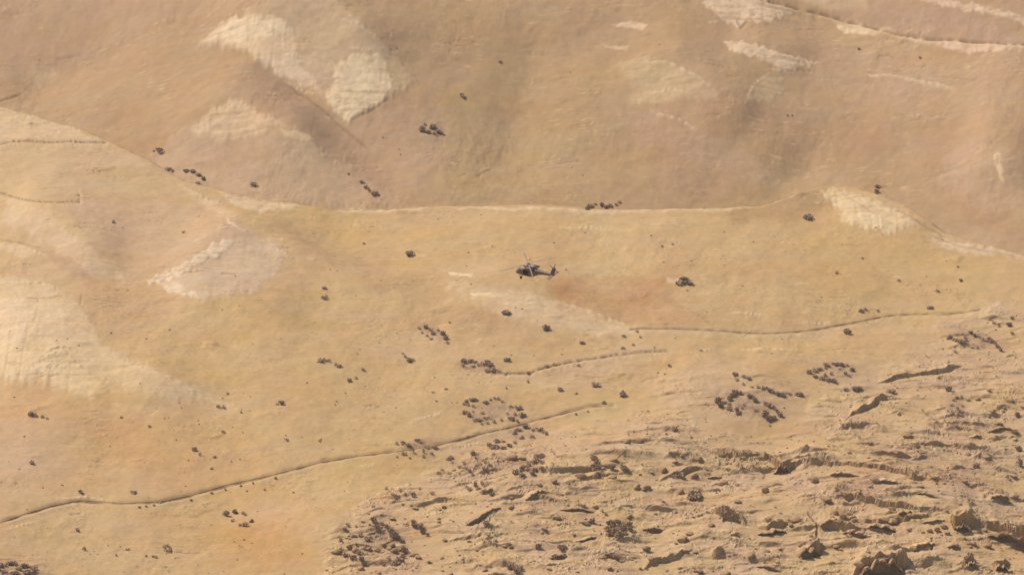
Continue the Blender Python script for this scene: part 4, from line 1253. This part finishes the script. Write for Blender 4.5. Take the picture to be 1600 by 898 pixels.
areas = sorted([it[2] * it[3] for c_ in CLUMPS for it in c_[0]], reverse=True)
cut = areas[min(len(areas) - 1, 298 - len(singles))]
for c_ in CLUMPS: plant_clump(*c_, cut + 1e-6)

# undergrowth: the smallest shrubs of the thickets and the dots strewn over the open ground, one object
for n_, us_, vs_ in [(22, (240, 560), (610, 720)), (18, (140, 460), (845, 896)), (12, (900, 1560), (350, 480)), (8, (560, 1100), (60, 300)), (12, (500, 900), (520, 640))]:
    for _ in range(n_):
        k_ = RS.uniform(1.8, 3.6)
        SMALL.append((RS.uniform(*us_), RS.uniform(*vs_), k_, k_ * .7))
bv, bf, nb = [], [], 0
for u, v, wp, hp in SMALL:
    p = at(u, v + hp * .35); m = px(p)
    src = RS.choice(LEAVES_S)
    c3 = np.empty(len(src.vertices) * 3, np.float32); src.vertices.foreach_get("co", c3); c3 = c3.reshape(-1, 3)
    sx = wp * m * 1.35; sz = max(hp * m * .95, sx * .45) * 2
    an = RS.uniform(0, 6.28); ca_, sa_ = math.cos(an), math.sin(an)
    x_ = (c3[:, 0] * ca_ - c3[:, 1] * sa_) * sx + p.x; y_ = (c3[:, 0] * sa_ + c3[:, 1] * ca_) * sx + p.y
    z_ = c3[:, 2] * sz + float(ground(p.x, p.y)) - .03
    bv.append(np.stack([x_, y_, z_], 1))
    bf.append(np.arange(len(c3)).reshape(-1, 4) + nb); nb += len(c3)
o = obj("undergrowth", mesh_np("undergrowth", np.concatenate(bv).tolist(), np.concatenate(bf).tolist()), M_SHRUB)
o["kind"] = "stuff"; o["label"] = "tiny dry brown shrubs strewn over the sand and between the larger shrubs"; o["category"] = "undergrowth"

# ------------------------------------------------------------------ rock ledges with an undercut front, dark below and pale on the rim
def ledge_mesh(seed, hollow=.5):
    r = np.random.default_rng(seed)
    n = 22
    prof = [(2.6, -.5), (2.0, .30), (1.2, .70), (.4, .92), (.0, 1.0), (-.10, .86), (.0 + hollow * .3, .66), (.05 + hollow * .6, .38), (.0 + hollow * .6, .08), (-.1, -.35)]
    xs_ = np.linspace(-.5, .5, n)
    vs, fs = [], []
    o1 = r.uniform(0, 50)
    for i, x in enumerate(xs_):
        e = (1 - abs(2 * x) ** 2.6)
        hh = max(e, .02) * (0.72 + .5 * float(perlin(np.array([x * 7 + o1]), np.array([.3]), 3)[0]) + .25 * float(perlin(np.array([x * 19 + o1]), np.array([.7]), 4)[0]))
        off = .5 * float(perlin(np.array([x * 5 + o1]), np.array([5.3]), 5)[0]) + .3 * float(perlin(np.array([x * 15 + o1]), np.array([2.3]), 6)[0]) + .5 * (2 * x) ** 2
        for k, (py, pz) in enumerate(prof):
            j = r.normal(scale=.035, size=3)
            vs.append((x + j[0] * .12, py * (.55 + .45 * e) + off + j[1], pz * hh * 1.25 - .25 * (1 - e) + j[2] * .6 - .1))
    K = len(prof)
    for i in range(n - 1):
        for k in range(K - 1):
            a = i * K + k
            fs.append((a, a + 1, a + K + 1, a + K))
    return mesh_np("ledge_shape", vs, fs)


LEDGES = [ledge_mesh(i, .4 + .12 * (i % 4)) for i in range(8)]
for i, m_ in enumerate(LEDGES): m_.materials.append(M_ROCK if i % 2 else M_ROCKD)


CAVES = [ledge_mesh(50 + i, 2.2) for i in range(3)]
for m_ in CAVES: m_.materials.append(M_ROCKD)


def put_ledge(u, v, wp, hp, tilt=0):
    p = at(u, v + hp * .5)
    m = px(p)
    o = obj("rock_ledge", RS.choice(LEDGES) if hp < 18 else CAVES[int(u) % 3])
    # the front runs across the slope; tilt is its slope in the photograph
    L_ = wp * m
    yaw = math.atan2(-math.tan(R(tilt)) / SP, 1.0)
    o.rotation_euler.z = yaw
    o.scale = (L_ / max(math.cos(yaw), .35), hp * m * (1.1 if hp < 18 else .7), hp * m * (1.0 if hp < 18 else .8))
    o.location = (p.x, p.y - .2, float(ground(p.x, p.y)) - .1)
    return o


print("ledges")
led = [
    (1560, 670, 50, 6, -8, "thin ledge left of the right hand bushes"),
    (1525, 680, 24, 7, -6, "small rough ledge with dark pits near the right edge"),
    (1115, 745, 34, 5, -5, "ledge with pitted face under the long rock band"),
    (838, 770, 34, 7, -25, "angular notch ledge left of the middle rocks"),
    (920, 840, 60, 6, -10, "low ledge left below the big bush clump"),
    (870, 868, 34, 9, -4, "bright block shaped ledge at the bottom left rocks"),
    (955, 868, 34, 9, 20, "ledge below the big bush clump"),
    (1012, 826, 50, 7, -8, "ledge right of the big bush clump"),
    (900, 795, 60, 6, 3, "long thin ledge above the big bush clump"),
    (1200, 885, 40, 7, 12, "bottom ledge left of the tall wedge"),
    (1300, 812, 36, 6, -10, "ledge with bright broken blocks in the lower right"),
    (1335, 832, 44, 10, 10, "stepped ledge above the large dark cave"),
    (1415, 800, 40, 7, -6, "ledge in the brown rock right of the broken blocks"),
    (1462, 812, 44, 6, -3, "low ledge just left of the cave mouth"),
    (1445, 850, 50, 7, -8, "ledge between the large cave and the small cave mouth"),
    (1490, 852, 26, 8, 5, "small ledge below the small cave mouth"),
    (1320, 740, 60, 7, 4, "banded ledge in the right upper rocks"),
    (1380, 750, 60, 9, 4, "deep brown ledge in the right upper rocks"),
    (1450, 772, 44, 6, 12, "ledge across pinkish rock on the right"),
    (1560, 775, 40, 9, -5, "ledge in the rough rocks above the long overhang"),
    (760, 800, 50, 6, -25, "slanting ledge beside the smooth slope"),
]
CAVE_SPOTS = [
    (1208, 829, 54, 10, -6, "shaded hollow ledge in the lower middle of the rock field"),
    (1264, 862, 48, 18, -10, "tall wedge shaped rock ledge near the bottom of the frame"),
    (1502, 821, 32, 20, 5, "small cave mouth left of the long overhang"),
    (1578, 840, 96, 22, 13, "long dark overhang at the right edge of the frame"),
    (1380, 884, 84, 30, -2, "large dark cave under a pale rim at the bottom right"),
    (1518, 882, 24, 13, 0, "small dark alcove at the bottom right"),
    (1564, 886, 28, 12, 0, "second small dark alcove at the bottom right corner"),
    (1222, 731, 30, 16, 3, "dark notch in the long band of rock right of centre"),
    (1372, 822, 56, 9, 3, "low shaded rock band left of the cave"),
    (1138, 804, 40, 14, 12, "rock ledge with a grey rim and dark hollow below it"),
]


def put_cave(u, v, wp, hp, tilt):
    p = at(u, v + hp * .5)
    m = px(p)
    o = obj("rock_ledge", CAVES[int(u) % 3])
    yaw = math.atan2(-math.tan(R(tilt)) / SP, 1.0)
    o.rotation_euler.z = yaw
    H_ = hp * m
    o.scale = (wp * m / max(math.cos(yaw), .35), max(H_ * .55, 3.0), H_ * 1.02)
    o.location = (p.x, p.y - .6, float(ground(p.x, p.y)) - .15)
    return o


for u, v, wp, hp, tl, lb in CAVE_SPOTS:
    tag(put_cave(u, v, wp, hp, tl), lb, "rock ledge", "hollow ledges and caves")
for u, v, wp, hp, tl, lb in led:
    tag(put_ledge(u, v, wp, hp, tl), lb, "rock ledge", "rock ledges of the rock field")

# ------------------------------------------------------------------ boulders
print("boulders")
rf = [(p, q) for p, q in ROCK_POLY]


def in_rock(u, v):
    return bool(poly_inside(ROCK_POLY, np.array([u]), np.array([v]))[0])


zones = [((520, 700), (790, 896), "in the rocks around the densest thicket", 34), ((700, 960), (700, 896), "on the left part of the rocky slope", 44),
         ((960, 1180), (680, 896), "on the middle part of the rocky slope", 52), ((1180, 1400), (690, 896), "below the long rock band", 52),
         ((1400, 1600), (600, 896), "on the right part of the rocky slope", 58)]
for (u0, u1), (v0, v1), wh, n in zones:
    k = 0
    while k < n:
        u, v = RS.uniform(u0, u1), RS.uniform(v0, v1)
        if not in_rock(u, v): continue
        s = RS.choice([4, 5, 6, 7, 9, 11, 14])
        o = put_rock(u, v, s * RS.uniform(.9, 1.6), s * .7)
        size = "small" if s < 6 else ("middle sized" if s < 9 else "large")
        tint = "pale limestone" if o.data.materials[0] == M_ROCK else "brownish weathered"
        tag(o, "%s %s boulder %s" % (size, tint, wh), "boulder", "%s %s boulders %s" % (size, tint, wh))
        k += 1
k = 0
sp = [(1305, 800), (1318, 806), (1328, 803), (1312, 812), (1300, 808), (1335, 811), (1452, 828), (1463, 826), (1475, 822), (1480, 832), (866, 868), (880, 866),
      (600, 850), (590, 858), (577, 856), (555, 858), (611, 850), (545, 852)]
for u, v in sp:
    o = put_rock(u, v, RS.uniform(9, 15), RS.uniform(7, 10))
    k += 1
    tag(o, "bright broken limestone block among the bushes and caves of the rock field", "boulder", "bright broken blocks")
# pale stones along the long path, on its lower edge
for u, v in [(218, 790), (228, 789), (240, 787), (250, 784), (265, 781), (298, 779), (330, 768), (352, 763), (376, 757), (395, 753), (430, 745), (620, 712), (640, 714), (900, 645), (918, 641)]:
    o = put_rock(u, v + 1, RS.uniform(3.5, 6), RS.uniform(3, 4.5), sink=.2)
    tag(o, "pale stone on the lower edge of the long path", "stone", "stones beside the long path")

# rubble too small to tell apart: one object
print("rubble")
def rubble(n, name, zonef, smin, smax, mat):
    us = rng.uniform(0, 1600, n * 6); vs = rng.uniform(330, 898, n * 6)
    keep = zonef(us, vs) > rng.uniform(0, 1, n * 6)
    us, vs = us[keep][:n], vs[keep][:n]
    # flat-plane estimate then settle on the ground
    a = (us - 800) / FPX; b = (449 - vs) / FPX
    dz_ = -SP + b * CP; t = -CAM_H / dz_
    x = a * t; y = (CP + b * SP) * t
    z = ground(x, y)
    base = np.array([(-.5, -.5, -.4), (.5, -.45, -.4), (.45, .5, -.4), (-.5, .45, -.4), (-.3, -.3, .4), (.32, -.25, .5), (.25, .3, .35), (-.3, .32, .45)])
    fc = np.array([(0, 1, 5, 4), (1, 2, 6, 5), (2, 3, 7, 6), (3, 0, 4, 7), (4, 5, 6, 7)])
    k = len(x)
    s = rng.uniform(smin, smax, k) ** 1.0
    an = rng.uniform(0, 2 * np.pi, k)
    jit = rng.normal(scale=.13, size=(k, 8, 3))
    v_ = (base[None] + jit) * s[:, None, None] * np.array([1.3, 1, .8])
    c, sn = np.cos(an)[:, None], np.sin(an)[:, None]
    xx = v_[..., 0] * c - v_[..., 1] * sn + x[:, None]; yy = v_[..., 0] * sn + v_[..., 1] * c + y[:, None]
    zz = v_[..., 2] + (z + .1 * s)[:, None]
    co_ = np.stack([xx, yy, zz], -1).reshape(-1, 3)
    fi = (fc[None] + (np.arange(k) * 8)[:, None, None]).reshape(-1, 4)
    me_ = mesh_np(name, co_.tolist(), fi.tolist())
    o = obj(name, me_, mat)
    o["kind"] = "stuff"; o["label"] = "loose pale stone rubble strewn over the rocky slope and sand"; o["category"] = "rubble"
    return o


def z_rock(u, v):
    return np.where(poly_inside(ROCK_POLY, u, v), .9, .05)


rubble(1500, "rubble", z_rock, .3, .9, M_ROCK)

# ------------------------------------------------------------------ helicopter
print("helicopter")
M_HULL = simple_mat("hull_paint", (.17, .105, .085), .10, 1.5, rough=.6, bump=.05, spec=.4)
M_TOP = simple_mat("lit_top_hull_paint", (.27, .185, .145), .08, 1.5, rough=.6, bump=.05, spec=.4)  # lighter copy of the hull paint: sunlight painted on roof, cowling and nose
M_GLASS = simple_mat("cockpit_glass", (.05, .05, .055), .05, 1, rough=.12, bump=0, spec=.9)
M_BLADE = simple_mat("rotor_blade_brown", (.20, .15, .112), .1, 1, rough=.5, bump=0)
M_DARK = simple_mat("cabin_dark", (.022, .018, .018), .2, 1, bump=0)
M_TYRE = simple_mat("tyre_rubber", (.03, .03, .03), .1, 1, bump=0)
# (x from the nose, centre height, half width, half height)
SEC = [(0, 1.22, .10, .10), (.18, 1.22, .40, .28), (.55, 1.26, .72, .45), (1.1, 1.34, .95, .62), (1.7, 1.50, 1.07, .83), (2.4, 1.68, 1.14, 1.03), (3.1, 1.76, 1.18, 1.12),
       (3.8, 1.78, 1.18, 1.14), (5.9, 1.78, 1.18, 1.14), (6.8, 1.84, 1.14, 1.08), (7.6, 1.98, .98, .92), (8.6, 2.14, .66, .66), (10, 2.2, .46, .47), (12, 2.24, .35, .37),
       (13.4, 2.28, .27, .32), (14.2, 2.34, .18, .24), (14.4, 2.36, .05, .08)]
SX = [s[0] for s in SEC]


def hull_pt(x, th, grow=0.0):
    zc = np.interp(x, SX, [s[1] for s in SEC]); hw = np.interp(x, SX, [s[2] for s in SEC]) + grow; hh = np.interp(x, SX, [s[3] for s in SEC]) + grow
    c, s = math.cos(th), math.sin(th)
    e = .72
    return (x, hw * math.copysign(abs(c) ** e, c), zc + hh * math.copysign(abs(s) ** e, s))


def hull_patch(name, xa, xb, ta, tb, grow, mat, parent, nx=8, nt=6):
    vs, fs = [], []
    for g_ in (grow, grow - .05):
        for i in range(nx + 1):
            for j in range(nt + 1):
                vs.append(hull_pt(xa + (xb - xa) * i / nx, R(ta + (tb - ta) * j / nt), g_))
    n1_ = (nx + 1) * (nt + 1)
    for i in range(nx):
        for j in range(nt):
            a = i * (nt + 1) + j
            fs.append((a, a + 1, a + nt + 2, a + nt + 1)); fs.append((n1_ + a, n1_ + a + nt + 1, n1_ + a + nt + 2, n1_ + a + 1))
    for i in range(nx):
        for j in (0, nt):
            a = i * (nt + 1) + j; fs.append((a, a + nt + 1, n1_ + a + nt + 1, n1_ + a))
    for j in range(nt):
        for i in (0, nx):
            a = i * (nt + 1) + j; fs.append((a, a + 1, n1_ + a + 1, n1_ + a))
    return obj(name, mesh_np(name, vs, fs, False), mat, parent)


def loft(name, rings, mat, parent, smooth=True):
    K = len(rings[0]); vs = [p for r_ in rings for p in r_]; fs = []
    for i in range(len(rings) - 1):
        for k in range(K):
            a = i * K + k; b = i * K + (k + 1) % K
            fs.append((a, b, b + K, a + K))
    fs.append(tuple(range(K))[::-1]); fs.append(tuple(range((len(rings) - 1) * K, len(rings) * K)))
    return obj(name, mesh_np(name, vs, fs, smooth), mat, parent)


def boxy(name, cx, cy, cz, lx, ly, lz, mat, parent, taper=1.0):
    rings = []
    for i in range(7):
        t = i / 6; x = cx - lx / 2 + lx * t
        k = (1 - abs(2 * t - 1) ** 4 * (1 - .55)) * (1 - (1 - taper) * t)
        rings.append([(x, cy + ly / 2 * k * math.copysign(abs(math.cos(a)) ** .6, math.cos(a)), cz + lz / 2 * k * math.copysign(abs(math.sin(a)) ** .6, math.sin(a)))
                      for a in [2 * math.pi * q_ / 16 + .01 for q_ in range(16)]])
    return loft(name, rings, mat, parent)


def rod(name, a, b, r_, mat, parent, n=8, r2=None):
    a = Vector(a); b = Vector(b); d = (b - a).normalized(); s = d.orthogonal().normalized(); t = d.cross(s)
    rings = [[tuple(p + (s * math.cos(2 * math.pi * k / n) + t * math.sin(2 * math.pi * k / n)) * rr) for k in range(n)] for p, rr in ((a, r_), (b, r2 or r_))]
    return loft(name, rings, mat, parent, True)


def slab(name, pts, thick, mat, parent, axis='y'):
    """outline with thickness about the given axis"""
    ax = {'y': (0, 1, 0), 'z': (0, 0, 1)}[axis]; n = len(pts)
    A = [tuple(np.array(p) + np.array(ax) * thick / 2) for p in pts]; B = [tuple(np.array(p) - np.array(ax) * thick / 2) for p in pts]
    fs = [tuple(range(n)), tuple(range(2 * n - 1, n - 1, -1))] + [(i, i + n, (i + 1) % n + n, (i + 1) % n) for i in range(n)]
    return obj(name, mesh_np(name, A + B, fs), mat, parent)


heli = obj("helicopter", None)
tag(heli, "brown military transport helicopter with open side door flying low over the sand", "helicopter")
# fuselage skin with the two cabin door openings left out
NR = 32
rx = sorted(set(SX + [3.75, 4.0, 4.5, 5.0, 5.5, 5.75, 9.3, 11, 12.7, 2.0, 1.4, .8, .35]))
vs, fs = [], []
for x in rx:
    for k in range(NR): vs.append(hull_pt(x, 2 * math.pi * (k + .5) / NR))
for i in range(len(rx) - 1):
    for k in range(NR):
        xm = (rx[i] + rx[i + 1]) / 2; th = math.degrees(2 * math.pi * (k + 1) / NR) % 360
        side = min(abs((th + 0) % 360), abs(th - 360)) < 44 or abs(th - 180) < 44
        if 3.75 < xm < 5.75 and side: continue
        a = i * NR + k; b = i * NR + (k + 1) % NR
        fs.append((a, a + NR, b + NR, b))
fs.append(tuple(range(NR)))
fus = obj("fuselage", mesh_np("fuselage", vs, fs, True), M_HULL, heli)
boxy("cabin_interior", 4.75, 0, 1.75, 2.6, 1.75, 1.9, M_DARK, heli)
hull_patch("roof_panel", 2.9, 8.0, 58, 122, .03, M_TOP, heli, 10, 6)
ws = hull_patch("windshield", 1.15, 2.5, 38, 142, .02, M_GLASS, heli)
for s_ in (0, 180):
    hull_patch("cockpit_window", 1.75, 2.85, (8 if s_ == 0 else 172 - 28), (36 if s_ == 0 else 172), .02, M_GLASS, heli, 4, 4)
    hull_patch("cabin_window", 6.0, 6.6, (5 if s_ == 0 else 145), (35 if s_ == 0 else 175), .02, M_GLASS, heli, 3, 4)
    hull_patch("sliding_door", 5.85, 7.15, (-40 if s_ == 0 else 183), (3 if s_ == 0 else 220), .07, M_HULL, heli, 5, 4)
hull_patch("nose_cap", .18, .9, 20, 160, .02, M_TOP, heli, 4, 6)
boxy("engine_cowling", 5.4, 0, 3.15, 4.6, 1.35, 1.0, M_TOP, heli, .8)
for s_ in (-1, 1):
    boxy("engine_nacelle", 6.0, s_ * .95, 2.95, 3.1, .72, .74, M_HULL, heli, .9)
    rod("exhaust", (7.4, s_ * 1.0, 2.95), (8.0, s_ * 1.12, 2.98), .24, M_DARK, heli)
    st_ = rod("landing_gear_strut", (3.3, s_ * .95, 1.0), (2.9, s_ * 1.3, .35), .09, M_HULL, heli)
    wh_ = rod("wheel", (2.9, s_ * 1.22, .33), (2.9, s_ * 1.48, .33), .33, M_TYRE, heli, 16)
    obj("step", mesh_np("step", [(2.2, s_ * 1.1, .75), (3.2, s_ * 1.1, .75), (3.2, s_ * 1.4, .75), (2.2, s_ * 1.4, .75), (2.2, s_ * 1.1, .68), (3.2, s_ * 1.1, .68), (3.2, s_ * 1.4, .68), (2.2, s_ * 1.4, .68)],
        [(0, 1, 2, 3), (7, 6, 5, 4), (0, 4, 5, 1), (1, 5, 6, 2), (2, 6, 7, 3), (3, 7, 4, 0)]), M_HULL, heli)
rod("landing_gear_strut", (12.2, 0, 1.95), (12.7, 0, 1.35), .08, M_HULL, heli)
rod("wheel", (12.75, -.1, 1.25), (12.75, .1, 1.25), .24, M_TYRE, heli, 14)
slab("tail_fin", [(12.9, 0, 2.3), (14.3, 0, 2.2), (15.35, 0, 4.25), (14.75, 0, 4.4), (14.25, 0, 4.35)], .26, M_HULL, heli)
slab("stabilator", [(13.5, -2.2, 2.25), (14.45, -2.2, 2.25), (14.55, 0, 2.25), (14.45, 2.2, 2.25), (13.5, 2.2, 2.25), (13.35, 0, 2.25)], .12, M_HULL, heli, 'z')
rod("rotor_mast", (5.0, 0, 3.3), (5.0, 0, 3.85), .16, M_BLADE, heli)
hub = rod("rotor_hub", (5.0, 0, 3.72), (5.0, 0, 3.9), .42, M_BLADE, heli, 12)


def blade(name, root, ang, length, chord, mat, parent, plane='h', droop=.0):
    vs, fs = [], []
    n = 10
    for i in range(n + 1):
        r_ = .35 + (length - .35) * i / n
        ch = chord * (.45 if i == 0 else 1.0)
        zz = -droop * (i / n) ** 2 * length
        for cx_, tz in ((-.3, 0), (-.15, .035), (.7, 0), (-.15, -.035)):
            vs.append((r_, cx_ * ch, zz + tz * chord * 1.6))
    for i in range(n):
        for k in range(4):
            a = i * 4 + k; b = i * 4 + (k + 1) % 4
            fs.append((a, b, b + 4, a + 4))
    fs += [(3, 2, 1, 0), (n * 4, n * 4 + 1, n * 4 + 2, n * 4 + 3)]
    o = obj(name, mesh_np(name, vs, fs), mat, parent)
    o.location = root
    o.rotation_euler = (0, 0, ang) if plane == 'h' else (math.pi / 2, ang, 0)
    return o


for k in range(4):
    blade("rotor_blade", (5.0, 0, 3.82), R(50 + 90 * k), 8.1, .34, M_BLADE, heli, 'h', .035)
tr = (14.95, -.35, 4.2)
rod("tail_rotor_hub", (14.95, .0, 4.2), (14.95, -.45, 4.2), .16, M_BLADE, heli, 10)
for k in range(4):
    o = blade("tail_rotor_blade", tr, R(30 + 90 * k), 1.6, .25, M_BLADE, heli, 'v')
HD = 1750.0
d = ray(836, 426)
hp_ = Vector((d[0] * HD, d[1] * HD, CAM_H + d[2] * HD))
heli.rotation_euler = (R(9), R(-1), R(-37))
heli.scale = (1.0, 1.2, 1.26)
# the Empty stands at the nose foot; shift so that the cabin sits on the sight line
off = heli.rotation_euler.to_matrix() @ Vector((7.2, 0, 2.2))
heli.location = hp_ - off
print("shrubs", COUNTS, "objects", len(bpy.data.objects))

# ------------------------------------------------------------------ thin dusty air over the whole valley
zmin = float(Z.min()) - 1.0; ztop = max(CAM_H, float(Z.max())) + 12.0
hx = float(np.abs(XX).max()) + 50; hy0 = -60.0; hy1 = float(YY.max()) + 50
hv = [(sx_ * hx, y_, z_) for z_ in (zmin, ztop) for y_ in (hy0, hy1) for sx_ in (-1, 1)]
hm = mesh_np("haze", hv, [(0, 1, 3, 2), (4, 6, 7, 5), (0, 4, 5, 1), (2, 3, 7, 6), (0, 2, 6, 4), (1, 5, 7, 3)])
m = bpy.data.materials.new("dusty_air"); m.use_nodes = True
t = m.node_tree
t.nodes.remove(t.nodes["Principled BSDF"])
pv = t.nodes.new("ShaderNodeVolumePrincipled")
pv.inputs["Color"].default_value = (1.0, .88, .72, 1)
pv.inputs["Density"].default_value = HAZE
pv.inputs["Anisotropy"].default_value = 0.0
t.links.new(pv.outputs[0], t.nodes["Material Output"].inputs["Volume"])
import bmesh
bm_ = bmesh.new(); bm_.from_mesh(hm); bmesh.ops.recalc_face_normals(bm_, faces=bm_.faces[:]); bm_.to_mesh(hm); bm_.free()
o = obj("haze", hm, m)
o["kind"] = "stuff"; o["label"] = "thin pale dusty haze filling the air over the valley"; o["category"] = "haze"
print("haze", zmin, ztop)
